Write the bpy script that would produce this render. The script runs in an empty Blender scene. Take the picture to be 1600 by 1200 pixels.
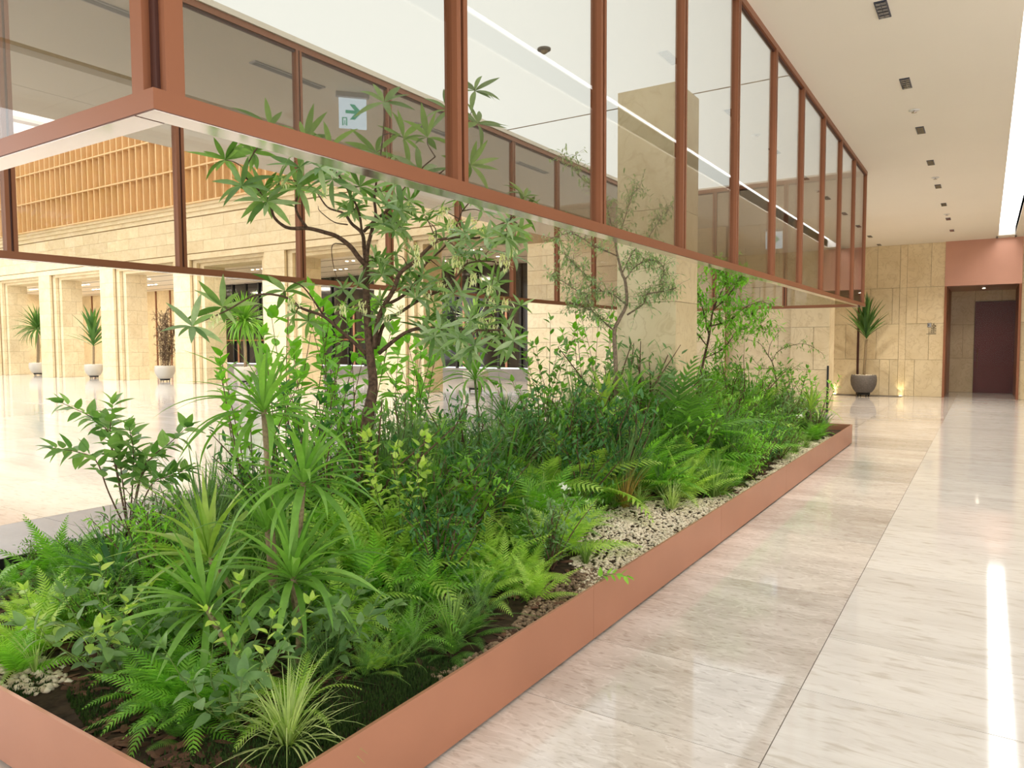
import bpy, math, random
import numpy as np
from mathutils import Vector, Matrix

random.seed(7)
rng = np.random.default_rng(7)
scene = bpy.context.scene
col = scene.collection
R = math.radians

# ------------------------------------------------------------------ camera
CAM_F, CAM_YAW, CAM_PITCH, CAM_ROLL, CAM_H = 1140.0, 33.0, 3.25, -0.25, 1.6
_y, _p, _r = R(CAM_YAW), R(CAM_PITCH), R(CAM_ROLL)
FWD = np.array([-math.sin(_y) * math.cos(_p), math.cos(_y) * math.cos(_p), -math.sin(_p)])
_R0 = np.array([math.cos(_y), math.sin(_y), 0.0])
_U0 = np.cross(_R0, FWD)
RGT = _R0 * math.cos(_r) + _U0 * math.sin(_r)
UPV = -_R0 * math.sin(_r) + _U0 * math.cos(_r)
EYE = np.array([0.0, 0.0, CAM_H])
cam_data = bpy.data.cameras.new('camera')
cam_data.sensor_width = 36.0
cam_data.lens = 36.0 * CAM_F / 1600.0
cam_data.clip_start = 0.05
cam_data.clip_end = 200
cam = bpy.data.objects.new('camera', cam_data)
col.objects.link(cam)
cam.matrix_world = Matrix(((RGT[0], UPV[0], -FWD[0], EYE[0]), (RGT[1], UPV[1], -FWD[1], EYE[1]),
                           (RGT[2], UPV[2], -FWD[2], EYE[2]), (0, 0, 0, 1)))
scene.camera = cam

# ------------------------------------------------------------------ world, exposure
world = bpy.data.worlds.new('hall_daylight')
scene.world = world
world.use_nodes = True
bg = world.node_tree.nodes['Background']
bg.inputs['Color'].default_value = (1.0, 0.99, 0.975, 1)
bg.inputs['Strength'].default_value = 1.55
vs = scene.view_settings
vs.view_transform = 'Standard'
vs.look = 'None'
vs.exposure = 0.72
vs.gamma = 1.0
vs.use_curve_mapping = False
LUMINOUS_CEILING = 0.90     # white stretch ceiling inside the glass screen
SKYLIGHT = 2.8             # atrium skylight panels
COVE = 3.4                 # linear cove in the corridor ceiling
scene.cycles.transparent_max_bounces = 16
scene.cycles.max_bounces = 8
scene.cycles.diffuse_bounces = 4
scene.cycles.glossy_bounces = 4
scene.cycles.sample_clamp_indirect = 6.0


# ------------------------------------------------------------------ measuring helpers (photograph pixel -> place in the hall)
def ray(px, py):
    return FWD * CAM_F + RGT * (px - 800) - UPV * (py - 600)


def at(px, py, axis, value):
    d = ray(px, py)
    return EYE + d * ((value - EYE[axis]) / d[axis])


def at_depth(px, py, depth):
    return EYE + ray(px, py) * (depth / CAM_F)


def y_of(px, X):
    d = ray(px, 535)
    return X * d[1] / d[0]


# ------------------------------------------------------------------ mesh helpers
def mesh_from(name, verts, faces, mat=None, smooth=False):
    me = bpy.data.meshes.new(name)
    me.from_pydata([tuple(v) for v in verts], [], [tuple(f) for f in faces])
    if mat is not None:
        me.materials.append(mat)
    if smooth:
        me.polygons.foreach_set('use_smooth', [True] * len(me.polygons))
    me.update()
    return me


def link(name, me, parent=None, loc=None, mat4=None, scale=None, kind=None, label=None):
    o = bpy.data.objects.new(name, me)
    col.objects.link(o)
    if parent is not None:
        o.parent = parent
    if mat4 is not None:
        o.matrix_basis = mat4
    if loc is not None:
        o.location = loc
    if scale is not None:
        o.scale = scale
    if kind:
        o['kind'] = kind
    if label:
        o['label'] = label
    return o


def tag(o, label, category, group=None):
    o['label'] = label
    o['category'] = category
    if group:
        o['group'] = group
    return o


def thing(name, label, category, loc=(0, 0, 0), group=None):
    o = bpy.data.objects.new(name, None)
    o.empty_display_size = 0.1
    col.objects.link(o)
    o.location = loc
    return tag(o, label, category, group)


def structure(name, me=None):
    o = bpy.data.objects.new(name, me)
    col.objects.link(o)
    o['kind'] = 'structure'
    return o


class MB:
    """collects geometry for one mesh"""
    def __init__(self):
        self.v, self.f = [], []

    def add(self, verts, faces):
        b = len(self.v)
        self.v += [tuple(p) for p in verts]
        self.f += [tuple(i + b for i in f) for f in faces]
        return self

    def box(self, x0, x1, y0, y1, z0, z1):
        return self.add([(x0, y0, z0), (x1, y0, z0), (x1, y1, z0), (x0, y1, z0), (x0, y0, z1), (x1, y0, z1), (x1, y1, z1), (x0, y1, z1)],
                        [(0, 3, 2, 1), (4, 5, 6, 7), (0, 1, 5, 4), (1, 2, 6, 5), (2, 3, 7, 6), (3, 0, 4, 7)])

    def tube(self, pts, radii, sides=6, cap=True):
        pts = np.asarray(pts, float)
        n = len(pts)
        if np.isscalar(radii):
            radii = [radii] * n
        t = np.gradient(pts, axis=0)
        t /= np.linalg.norm(t, axis=1)[:, None] + 1e-9
        ref = np.array([0.0, 0.0, 1.0]) if abs(t[0][2]) < 0.9 else np.array([1.0, 0.0, 0.0])
        u = np.cross(t[0], ref)
        u /= np.linalg.norm(u)
        V = []
        for i in range(n):
            u = u - t[i] * (u @ t[i])
            u /= np.linalg.norm(u) + 1e-9
            w = np.cross(t[i], u)
            for k in range(sides):
                a = 2 * math.pi * k / sides
                V.append(pts[i] + radii[i] * (math.cos(a) * u + math.sin(a) * w))
        F = []
        for i in range(n - 1):
            for k in range(sides):
                k2 = (k + 1) % sides
                F.append((i * sides + k, i * sides + k2, (i + 1) * sides + k2, (i + 1) * sides + k))
        if cap:
            F.append(tuple(range(sides - 1, -1, -1)))
            F.append(tuple((n - 1) * sides + k for k in range(sides)))
        return self.add(V, F)

    def lathe(self, profile, sides=32, center=(0, 0, 0)):
        V, F = [], []
        for r, z in profile:
            for k in range(sides):
                a = 2 * math.pi * k / sides
                V.append((center[0] + r * math.cos(a), center[1] + r * math.sin(a), center[2] + z))
        for i in range(len(profile) - 1):
            for k in range(sides):
                k2 = (k + 1) % sides
                F.append((i * sides + k, i * sides + k2, (i + 1) * sides + k2, (i + 1) * sides + k))
        F.append(tuple(range(sides - 1, -1, -1)))
        F.append(tuple((len(profile) - 1) * sides + k for k in range(sides)))
        return self.add(V, F)

    def mesh(self, name, mat=None, smooth=False):
        return mesh_from(name, self.v, self.f, mat, smooth)


def basis(origin, d, up, s=1.0, sx=None, twist=0.0):
    """matrix whose local +Y runs along d, local +Z near up"""
    d = Vector(d).normalized()
    up = Vector(up)
    x = d.cross(up)
    if x.length < 1e-4:
        x = d.cross(Vector((1, 0.1, 0)))
    x.normalize()
    z = x.cross(d)
    if twist:
        c, sn = math.cos(twist), math.sin(twist)
        x, z = x * c + z * sn, z * c - x * sn
    sx = s if sx is None else sx
    o = Vector(origin)
    return Matrix(((x.x * sx, d.x * s, z.x * s, o.x), (x.y * sx, d.y * s, z.y * s, o.y), (x.z * sx, d.z * s, z.z * s, o.z), (0, 0, 0, 1)))


def join_copies(name, templates, placements, mat):
    """one mesh from many copies; templates: list of (verts Nx3, faces); placements: list of (template index, Matrix)"""
    V, F, b = [], [], 0
    for ti, M in placements:
        tv, tf = templates[ti]
        m = np.array(M)
        V.append(tv @ m[:3, :3].T + m[:3, 3])
        F += [tuple(i + b for i in f) for f in tf]
        b += len(tv)
    return mesh_from(name, np.concatenate(V).tolist(), F, mat, True)


def smooth_path(pts, n=4):
    """Catmull-Rom resample"""
    p = [np.asarray(q, float) for q in pts]
    if len(p) < 3:
        return p
    p = [2 * p[0] - p[1]] + p + [2 * p[-1] - p[-2]]
    out = []
    for i in range(1, len(p) - 2):
        for k in range(n):
            t = k / n
            out.append(0.5 * ((2 * p[i]) + (-p[i - 1] + p[i + 1]) * t + (2 * p[i - 1] - 5 * p[i] + 4 * p[i + 1] - p[i + 2]) * t * t
                              + (-p[i - 1] + 3 * p[i] - 3 * p[i + 1] + p[i + 2]) * t ** 3))
    out.append(p[-2])
    return out


# ------------------------------------------------------------------ materials
def new_mat(name):
    m = bpy.data.materials.new(name)
    m.use_nodes = True
    nt = m.node_tree
    for n in list(nt.nodes):
        nt.nodes.remove(n)
    out = nt.nodes.new('ShaderNodeOutputMaterial')
    return m, nt, out


def N(nt, kind, **kw):
    n = nt.nodes.new(kind)
    for k, v in kw.items():
        setattr(n, k, v)
    return n


def ramp(nt, stops):
    r = nt.nodes.new('ShaderNodeValToRGB')
    e = r.color_ramp.elements
    while len(e) < len(stops):
        e.new(0.5)
    for el, (p, c) in zip(e, stops):
        el.position = p
        el.color = (*c, 1)
    return r


def principled(nt, out, rough=0.5, metallic=0.0, spec=0.5):
    b = nt.nodes.new('ShaderNodeBsdfPrincipled')
    b.inputs['Roughness'].default_value = rough
    b.inputs['Metallic'].default_value = metallic
    b.inputs['Specular IOR Level'].default_value = spec
    nt.links.new(b.outputs[0], out.inputs['Surface'])
    return b


def mat_plain(name, color, rough=0.5, metallic=0.0, spec=0.5, var=0.06, scale=3.0, bump=0.0):
    m, nt, out = new_mat(name)
    b = principled(nt, out, rough, metallic, spec)
    geo = N(nt, 'ShaderNodeNewGeometry')
    no = N(nt, 'ShaderNodeTexNoise')
    no.inputs['Scale'].default_value = scale
    no.inputs['Detail'].default_value = 5
    nt.links.new(geo.outputs['Position'], no.inputs['Vector'])
    c = np.array(color)
    rp = ramp(nt, [(0.3, tuple(c * (1 - var))), (0.7, tuple(np.minimum(c * (1 + var), 1)))])
    nt.links.new(no.outputs['Fac'], rp.inputs['Fac'])
    nt.links.new(rp.outputs['Color'], b.inputs['Base Color'])
    if bump:
        bp = N(nt, 'ShaderNodeBump')
        bp.inputs['Strength'].default_value = bump
        bp.inputs['Distance'].default_value = 0.01
        nt.links.new(no.outputs['Fac'], bp.inputs['Height'])
        nt.links.new(bp.outputs['Normal'], b.inputs['Normal'])
    return m


def mat_emit(name, color, strength):
    m, nt, out = new_mat(name)
    e = N(nt, 'ShaderNodeEmission')
    e.inputs['Color'].default_value = (*color, 1)
    e.inputs['Strength'].default_value = strength
    nt.links.new(e.outputs[0], out.inputs['Surface'])
    return m


def mat_stone(name, base, dark, vein, rough, scale=(1, 1, 1), vein_amt=0.5, per_piece=0.10, spec=0.5, speck=None):
    """cut stone: each piece (object) draws its own cut of the same noise field"""
    m, nt, out = new_mat(name)
    b = principled(nt, out, rough, 0, spec)
    geo = N(nt, 'ShaderNodeNewGeometry')
    oi = N(nt, 'ShaderNodeObjectInfo')
    mul = N(nt, 'ShaderNodeMath', operation='MULTIPLY')
    mul.inputs[1].default_value = 37.0
    nt.links.new(oi.outputs['Random'], mul.inputs[0])
    add = N(nt, 'ShaderNodeVectorMath', operation='ADD')
    nt.links.new(geo.outputs['Position'], add.inputs[0])
    nt.links.new(mul.outputs[0], add.inputs[1])
    mp = N(nt, 'ShaderNodeMapping')
    mp.inputs['Scale'].default_value = scale
    nt.links.new(add.outputs[0], mp.inputs['Vector'])
    n1 = N(nt, 'ShaderNodeTexNoise')
    n1.inputs['Scale'].default_value = 1.3
    n1.inputs['Detail'].default_value = 8
    n1.inputs['Roughness'].default_value = 0.65
    n1.inputs['Distortion'].default_value = 0.6
    nt.links.new(mp.outputs[0], n1.inputs['Vector'])
    r1 = ramp(nt, [(0.32, dark), (0.62, base)])
    nt.links.new(n1.outputs['Fac'], r1.inputs['Fac'])
    n2 = N(nt, 'ShaderNodeTexNoise')
    n2.inputs['Scale'].default_value = 2.6
    n2.inputs['Detail'].default_value = 6
    n2.inputs['Distortion'].default_value = 1.6
    nt.links.new(mp.outputs[0], n2.inputs['Vector'])
    r2 = ramp(nt, [(0.470, (0, 0, 0)), (0.5, (1, 1, 1)), (0.530, (0, 0, 0))])
    nt.links.new(n2.outputs['Fac'], r2.inputs['Fac'])
    va = N(nt, 'ShaderNodeMath', operation='MULTIPLY')
    va.inputs[1].default_value = vein_amt
    nt.links.new(r2.outputs['Color'], va.inputs[0])
    mx = N(nt, 'ShaderNodeMixRGB')
    mx.inputs['Color2'].default_value = (*vein, 1)
    nt.links.new(va.outputs[0], mx.inputs['Fac'])
    nt.links.new(r1.outputs['Color'], mx.inputs['Color1'])
    last = mx.outputs[0]
    if speck:
        n3 = N(nt, 'ShaderNodeTexNoise')
        n3.inputs['Scale'].default_value = speck[0]
        n3.inputs['Detail'].default_value = 3
        n3.inputs['Distortion'].default_value = 0.4
        nt.links.new(mp.outputs[0], n3.inputs['Vector'])
        r3 = ramp(nt, [(0.30, speck[1]), (0.46, (1, 1, 1))])
        nt.links.new(n3.outputs['Fac'], r3.inputs['Fac'])
        m3 = N(nt, 'ShaderNodeMixRGB', blend_type='MULTIPLY')
        m3.inputs['Fac'].default_value = 1.0
        nt.links.new(last, m3.inputs['Color1'])
        nt.links.new(r3.outputs['Color'], m3.inputs['Color2'])
        last = m3.outputs[0]
    hsv = N(nt, 'ShaderNodeHueSaturation')
    mr = N(nt, 'ShaderNodeMapRange')
    mr.inputs['To Min'].default_value = 1 - per_piece
    mr.inputs['To Max'].default_value = 1 + per_piece
    nt.links.new(oi.outputs['Random'], mr.inputs['Value'])
    nt.links.new(mr.outputs[0], hsv.inputs['Value'])
    nt.links.new(last, hsv.inputs['Color'])
    nt.links.new(hsv.outputs[0], b.inputs['Base Color'])
    return m


def mat_leaf(name, c1, c2, rough=0.42, trans=0.30, rib=None):
    """leaf: tone differs from leaf to leaf; a pale midrib; some light passes through"""
    m, nt, out = new_mat(name)
    b = N(nt, 'ShaderNodeBsdfPrincipled')
    b.inputs['Roughness'].default_value = rough
    b.inputs['Specular IOR Level'].default_value = 0.4
    geo = N(nt, 'ShaderNodeNewGeometry')
    oi = N(nt, 'ShaderNodeObjectInfo')
    ad = N(nt, 'ShaderNodeMath', operation='ADD')
    nt.links.new(geo.outputs['Random Per Island'], ad.inputs[0])
    nt.links.new(oi.outputs['Random'], ad.inputs[1])
    fr = N(nt, 'ShaderNodeMath', operation='FRACT')
    nt.links.new(ad.outputs[0], fr.inputs[0])
    rp = ramp(nt, [(0.0, c1), (1.0, c2)])
    nt.links.new(fr.outputs[0], rp.inputs['Fac'])
    no = N(nt, 'ShaderNodeTexNoise')
    no.inputs['Scale'].default_value = 30
    nt.links.new(geo.outputs['Position'], no.inputs['Vector'])
    hsv = N(nt, 'ShaderNodeHueSaturation')
    mr = N(nt, 'ShaderNodeMapRange')
    mr.inputs['To Min'].default_value = 0.75
    mr.inputs['To Max'].default_value = 1.25
    nt.links.new(no.outputs['Fac'], mr.inputs['Value'])
    nt.links.new(mr.outputs[0], hsv.inputs['Value'])
    nt.links.new(rp.outputs['Color'], hsv.inputs['Color'])
    c = hsv.outputs[0]
    nt.links.new(c, b.inputs['Base Color'])
    tr = N(nt, 'ShaderNodeBsdfTranslucent')
    br = N(nt, 'ShaderNodeMixRGB', blend_type='MULTIPLY')
    br.inputs['Fac'].default_value = 1
    br.inputs['Color2'].default_value = (1.3, 1.5, 0.6, 1)
    nt.links.new(c, br.inputs['Color1'])
    nt.links.new(br.outputs[0], tr.inputs['Color'])
    mx = N(nt, 'ShaderNodeMixShader')
    mx.inputs['Fac'].default_value = trans
    nt.links.new(b.outputs[0], mx.inputs[1])
    nt.links.new(tr.outputs[0], mx.inputs[2])
    nt.links.new(mx.outputs[0], out.inputs['Surface'])
    return m


def mat_glass(name, tint, ior=1.5):
    m, nt, out = new_mat(name)
    tr = N(nt, 'ShaderNodeBsdfTransparent')
    tr.inputs['Color'].default_value = (*tint, 1)
    gl = N(nt, 'ShaderNodeBsdfGlossy')
    gl.inputs['Roughness'].default_value = 0.0
    lw = N(nt, 'ShaderNodeLayerWeight')
    lw.inputs['Blend'].default_value = 0.5
    pw5 = N(nt, 'ShaderNodeMath', operation='POWER')
    pw5.inputs[1].default_value = 4.5
    nt.links.new(lw.outputs['Facing'], pw5.inputs[0])
    f0 = ((ior - 1) / (ior + 1)) ** 2
    fr = N(nt, 'ShaderNodeMath', operation='MULTIPLY_ADD')
    fr.inputs[1].default_value = 1 - f0
    fr.inputs[2].default_value = f0
    nt.links.new(pw5.outputs[0], fr.inputs[0])
    mx = N(nt, 'ShaderNodeMixShader')
    nt.links.new(fr.outputs[0], mx.inputs['Fac'])
    nt.links.new(tr.outputs[0], mx.inputs[1])
    nt.links.new(gl.outputs[0], mx.inputs[2])
    nt.links.new(mx.outputs[0], out.inputs['Surface'])
    return m


def mat_wood(name, c1, c2, rough=0.5):
    m, nt, out = new_mat(name)
    b = principled(nt, out, rough)
    geo = N(nt, 'ShaderNodeNewGeometry')
    oi = N(nt, 'ShaderNodeObjectInfo')
    mp = N(nt, 'ShaderNodeMapping')
    mp.inputs['Scale'].default_value = (14, 14, 0.8)
    nt.links.new(geo.outputs['Position'], mp.inputs['Vector'])
    no = N(nt, 'ShaderNodeTexNoise')
    no.inputs['Scale'].default_value = 2
    no.inputs['Detail'].default_value = 6
    nt.links.new(mp.outputs[0], no.inputs['Vector'])
    rp = ramp(nt, [(0.3, c1), (0.7, c2)])
    nt.links.new(no.outputs['Fac'], rp.inputs['Fac'])
    hsv = N(nt, 'ShaderNodeHueSaturation')
    mr = N(nt, 'ShaderNodeMapRange')
    mr.inputs['To Min'].default_value = 0.93
    mr.inputs['To Max'].default_value = 1.07
    nt.links.new(oi.outputs['Random'], mr.inputs['Value'])
    nt.links.new(mr.outputs[0], hsv.inputs['Value'])
    nt.links.new(rp.outputs['Color'], hsv.inputs['Color'])
    nt.links.new(hsv.outputs[0], b.inputs['Base Color'])
    return m


M = {}
M['limestone'] = mat_stone('limestone', (0.78, 0.655, 0.43), (0.68, 0.545, 0.325), (0.50, 0.37, 0.19), 0.5, (1, 1, 1), 0.4, 0.06)
M['joint'] = mat_plain('stone_joint', (0.30, 0.21, 0.11), 0.9)
M['marble_beige'] = mat_stone('beige_marble', (0.67, 0.62, 0.575), (0.49, 0.435, 0.385), (0.77, 0.73, 0.69), 0.06, (0.9, 2.3, 1), 0.5, 0.12, 0.55,
                              speck=(20, (0.78, 0.75, 0.72)))
M['marble_white'] = mat_stone('white_marble', (0.74, 0.72, 0.69), (0.65, 0.62, 0.585), (0.57, 0.53, 0.49), 0.06, (0.6, 2.6, 1), 0.25, 0.04, 0.55,
                              speck=(11, (0.82, 0.79, 0.75)))
M['marble_hall'] = mat_stone('hall_marble', (0.67, 0.645, 0.615), (0.54, 0.505, 0.47), (0.75, 0.725, 0.69), 0.09, (0.3, 2.0, 1), 0.4, 0.08, 0.55)
M['granite_grey'] = mat_stone('grey_granite', (0.25, 0.245, 0.25), (0.21, 0.205, 0.21), (0.28, 0.275, 0.28), 0.35, (2, 2, 2), 0.3, 0.03)
M['grout'] = mat_plain('floor_joint', (0.22, 0.19, 0.16), 0.7)
M['copper'] = mat_plain('satin_copper_paint', (0.50, 0.235, 0.145), 0.33, 0.5, 0.4, 0.05, 2.0)
M['copper_frame'] = mat_plain('copper_frame', (0.27, 0.104, 0.050), 0.38, 0.3, 0.35, 0.04, 2.0)
M['copper_dark'] = mat_plain('dark_bronze_gap_shade', (0.075, 0.028, 0.02), 0.5, 0.3)  # bronze on strip and plinth; in post gaps, shadow put into colour
M['copper_panel'] = mat_plain('brushed_copper_panel', (0.50, 0.26, 0.18), 0.30, 0.7, 0.5, 0.06, 1.2)
M['steel'] = mat_plain('polished_soffit_metal', (0.72, 0.66, 0.64), 0.10, 0.9, 0.5, 0.02)
M['ceiling'] = mat_plain('ceiling_paint', (0.87, 0.80, 0.69), 0.8, 0, 0.2, 0.015, 0.6)
M['white_paint'] = mat_plain('white_paint', (0.80, 0.78, 0.74), 0.7, 0, 0.3, 0.02)
M['black_metal'] = mat_plain('black_metal', (0.02, 0.02, 0.02), 0.45, 0.2)
M['grille'] = mat_plain('dark_lamp_grille', (0.03, 0.035, 0.06), 0.4, 0.2)
M['wood'] = mat_wood('oak_lattice', (0.66, 0.42, 0.19), (0.78, 0.54, 0.27))
M['wood_back'] = mat_wood('oak_backing', (0.55, 0.32, 0.13), (0.64, 0.39, 0.17))
_t = math.sqrt(0.67)
M['glass'] = mat_glass('bronze_tinted_glass', (_t * 0.995, _t * 0.97, _t * 0.925), 1.5)
M['glass_clear'] = mat_glass('clear_glass', (0.93, 0.92, 0.90), 1.12)
M['glass_dark'] = mat_plain('dark_glazing', (0.012, 0.012, 0.014), 0.08, 0, 0.6)
M['maroon'] = mat_plain('maroon_door', (0.150, 0.032, 0.034), 0.5, 0.0, 0.5, 0.08, 1.0)
M['luminous'] = mat_emit('luminous_stretch_ceiling', (0.95, 1.0, 0.98), LUMINOUS_CEILING)
M['skylight'] = mat_emit('skylight_panel', (0.97, 0.985, 1.0), SKYLIGHT)
M['cove'] = mat_emit('cove_light', (1.0, 0.98, 0.95), COVE)
M['lamp'] = mat_emit('downlight_glow', (1.0, 0.9, 0.75), 14.0)
M['uplight'] = mat_emit('uplight_glow', (1.0, 0.88, 0.55), 10.0)
M['exit_panel'] = mat_emit('exit_sign_panel', (0.62, 0.80, 1.0), 1.0)
M['exit_green'] = mat_emit('exit_sign_green', (0.02, 0.33, 0.20), 0.9)
M['sign_black'] = mat_plain('sign_black', (0.03, 0.02, 0.015), 0.6)
M['sign_grey'] = mat_plain('sign_grey', (0.42, 0.42, 0.44), 0.5)
M['soil'] = mat_plain('dark_soil', (0.045, 0.030, 0.018), 0.95, 0, 0.2, 0.5, 18, 0.8)
M['bark_chip'] = mat_leaf('bark_chip', (0.060, 0.028, 0.016), (0.17, 0.085, 0.05), 0.9, 0.0)
M['pebble'] = mat_leaf('cream_pebble', (0.56, 0.47, 0.33), (0.86, 0.78, 0.62), 0.7, 0.0)
M['gravel_brown'] = mat_leaf('brown_gravel', (0.15, 0.10, 0.06), (0.38, 0.28, 0.18), 0.8, 0.0)
M['moss'] = mat_leaf('moss', (0.020, 0.052, 0.010), (0.055, 0.11, 0.02), 0.9, 0.1)
M['bark'] = mat_plain('tree_bark', (0.105, 0.062, 0.040), 0.85, 0, 0.3, 0.55, 45, 0.9)
M['bark_pale'] = mat_plain('pale_bark', (0.23, 0.17, 0.12), 0.85, 0, 0.3, 0.4, 40, 0.8)
M['stem_brown'] = mat_plain('brown_stem', (0.13, 0.075, 0.045), 0.7, 0, 0.3, 0.3, 30)
M['stem_green'] = mat_plain('green_stem', (0.13, 0.20, 0.045), 0.6, 0, 0.3, 0.3, 30)
M['cane'] = mat_plain('ringed_cane', (0.27, 0.20, 0.115), 0.75, 0, 0.3, 0.35, 60, 0.6)
M['bowl_white'] = mat_plain('ivory_bowl', (0.50, 0.465, 0.40), 0.5, 0, 0.4, 0.04)
M['bowl_grey'] = mat_plain('grey_stone_bowl', (0.135, 0.120, 0.108), 0.7, 0, 0.4, 0.18, 25)
M['petal_cream'] = mat_leaf('cream_petal', (0.82, 0.80, 0.42), (0.90, 0.89, 0.66), 0.5, 0.25)
M['petal_white'] = mat_leaf('white_petal', (0.86, 0.86, 0.80), (0.92, 0.92, 0.88), 0.5, 0.2)
LEAF = {
    'tree': ((0.075, 0.150, 0.035), (0.21, 0.32, 0.11)),
    'silver': ((0.17, 0.25, 0.12), (0.34, 0.42, 0.25)),
    'cordy': ((0.095, 0.215, 0.030), (0.190, 0.35, 0.065)),
    'cordy_yellow': ((0.17, 0.28, 0.045), (0.30, 0.40, 0.09)),
    'fern': ((0.085, 0.24, 0.022), (0.20, 0.42, 0.045)),
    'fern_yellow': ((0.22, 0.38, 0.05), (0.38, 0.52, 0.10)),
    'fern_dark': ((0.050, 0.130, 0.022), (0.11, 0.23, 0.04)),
    'shrub': ((0.07, 0.18, 0.022), (0.17, 0.33, 0.05)),
    'shrub_bright': ((0.13, 0.31, 0.022), (0.22, 0.46, 0.05)),
    'shrub_lime': ((0.24, 0.38, 0.055), (0.42, 0.52, 0.11)),
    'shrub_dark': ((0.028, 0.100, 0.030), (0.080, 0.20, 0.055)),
    'variegated': ((0.085, 0.20, 0.045), (0.26, 0.40, 0.13)),
    'sage': ((0.085, 0.17, 0.06), (0.19, 0.30, 0.12)),
    'feather': ((0.09, 0.21, 0.04), (0.20, 0.34, 0.08)),
    'grass': ((0.10, 0.19, 0.04), (0.25, 0.35, 0.11)),
    'grass_pale': ((0.24, 0.33, 0.10), (0.50, 0.55, 0.26)),
    'rush': ((0.07, 0.15, 0.05), (0.17, 0.26, 0.10)),
    'grass_brown': ((0.30, 0.17, 0.05), (0.42, 0.28, 0.10)),
    'pot_palm': ((0.035, 0.095, 0.025), (0.09, 0.18, 0.045)),
}
for k, (a, b) in LEAF.items():
    M['leaf_' + k] = mat_leaf('leaf_' + k, tuple(1.35 * v for v in a), tuple(1.35 * v for v in b), trans=0.36)

CUBE = {}


def unit_cube(mat):
    if mat not in CUBE:
        CUBE[mat] = MB().box(-.5, .5, -.5, .5, -.5, .5).mesh('block_' + mat, M[mat])
    return CUBE[mat]


def piece(name, parent, mat, x0, x1, y0, y1, z0, z1, kind=None):
    return link(name, unit_cube(mat), parent, ((x0 + x1) / 2, (y0 + y1) / 2, (z0 + z1) / 2), scale=(x1 - x0, y1 - y0, z1 - z0), kind=kind)


def coursed(parent, x0, x1, y0, y1, z0, z1, ch, lengths, gap=0.008, mat='limestone', name='block', off=0.0):
    """courses of stone blocks on a wall that runs along X"""
    z, row = z0, 0
    while z < z1 - 0.02:
        zt = min(z + ch, z1)
        if z1 - zt < ch * 0.35:
            zt = z1
        x, k = x0, row * 3
        first = True
        while x < x1 - 0.02:
            L = lengths[k % len(lengths)]
            if first and row % 2:
                L *= 0.55
            first = False
            k += 1
            xe = min(x + L, x1)
            if x1 - xe < 0.25:
                xe = x1
            piece(name, parent, mat, x + gap / 2, xe - gap / 2, y0, y1, z + gap / 2, zt - gap / 2)
            x = xe
        z, row = zt, row + 1


# ================================================================== STRUCTURE
ZC = 4.36           # hall ceiling
XR, XL, YN, YF = -1.72, -5.45, 1.06, 13.30   # the hanging glass screen
PXR, PXL, PYN, PYF, PH = -1.72, -5.0, 1.20, 12.40, 0.30   # the planter

# ---- floor
floor = structure('floor', MB().box(-52, 6, -7, 30, -0.12, -0.006).mesh('floor_bed', M['grout']))
g = 0.0022


def slab(x0, x1, y0, y1, mat):
    piece('floor_slab', floor, mat, x0 + g, x1 - g, y0 + g, y1 - g, -0.05, 0.0)


ys = [-4.26 + 0.7025 * k for k in range(46)]
yj = [-3.57, -2.15, -0.75, 0.65, 1.36, 2.06, 2.765, 3.475, 4.885, 6.30, 7.70, 9.23, 10.63, 12.03, 13.43, 14.83, 16.23, 17.63, 19.03, 20.43, 21.83, 23.23, 24.6, 26.0, 27.4]
for a, b_ in zip(yj[:-1], yj[1:]):
    slab(-1.98, -0.675, a, b_, 'marble_beige')
yw = [-3.6, -2.15, -0.75, 0.65, 1.36, 2.06, 2.765, 3.475, 4.18, 5.6, 7.0, 8.4, 9.8, 11.2, 12.6, 14.0, 15.4, 16.8, 18.2, 19.6, 21.0, 22.4, 23.8, 25.2, 27.4]
for a, b_ in zip(yw[:-1], yw[1:]):
    slab(-0.675, 1.08, a, b_, 'marble_white')
for a, b_ in zip(yj[:-1:2], yj[2::2]):
    slab(1.08, 2.6, a, b_, 'marble_beige')
    slab(2.6, 5.5, a, b_, 'marble_beige')
# under and beyond the planter
for k in range(8):
    slab(-5.3, -1.98, 12.0 + 1.4 * k, 13.4 + 1.4 * k, 'marble_beige')
slab(-5.3, -1.98, -3.6, 1.3, 'marble_beige')
# grey granite band, white band, hall marble
for k in range(11):
    slab(-7.29, -5.3, -5.0 + 2.06 * k, -2.94 + 2.06 * k, 'granite_grey')
    slab(-9.35, -7.29, -5.0 + 2.06 * k, -2.94 + 2.06 * k, 'marble_white')
for k in range(11):
    for j in range(19):
        slab(-9.35 - 2.2 * (j + 1), -9.35 - 2.2 * j, -6.0 + 2.2 * k, -3.8 + 2.2 * k, 'marble_hall')
for j in range(19):
    for k in range(3):
        slab(-9.35 - 2.2 * (j + 1), -9.35 - 2.2 * j, 18.2 + 2.6 * k, 20.8 + 2.6 * k, 'marble_hall')
for k in range(3):
    slab(-9.35, -5.3, 17.66 + 2.6 * k, 20.26 + 2.6 * k, 'marble_hall')

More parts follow.
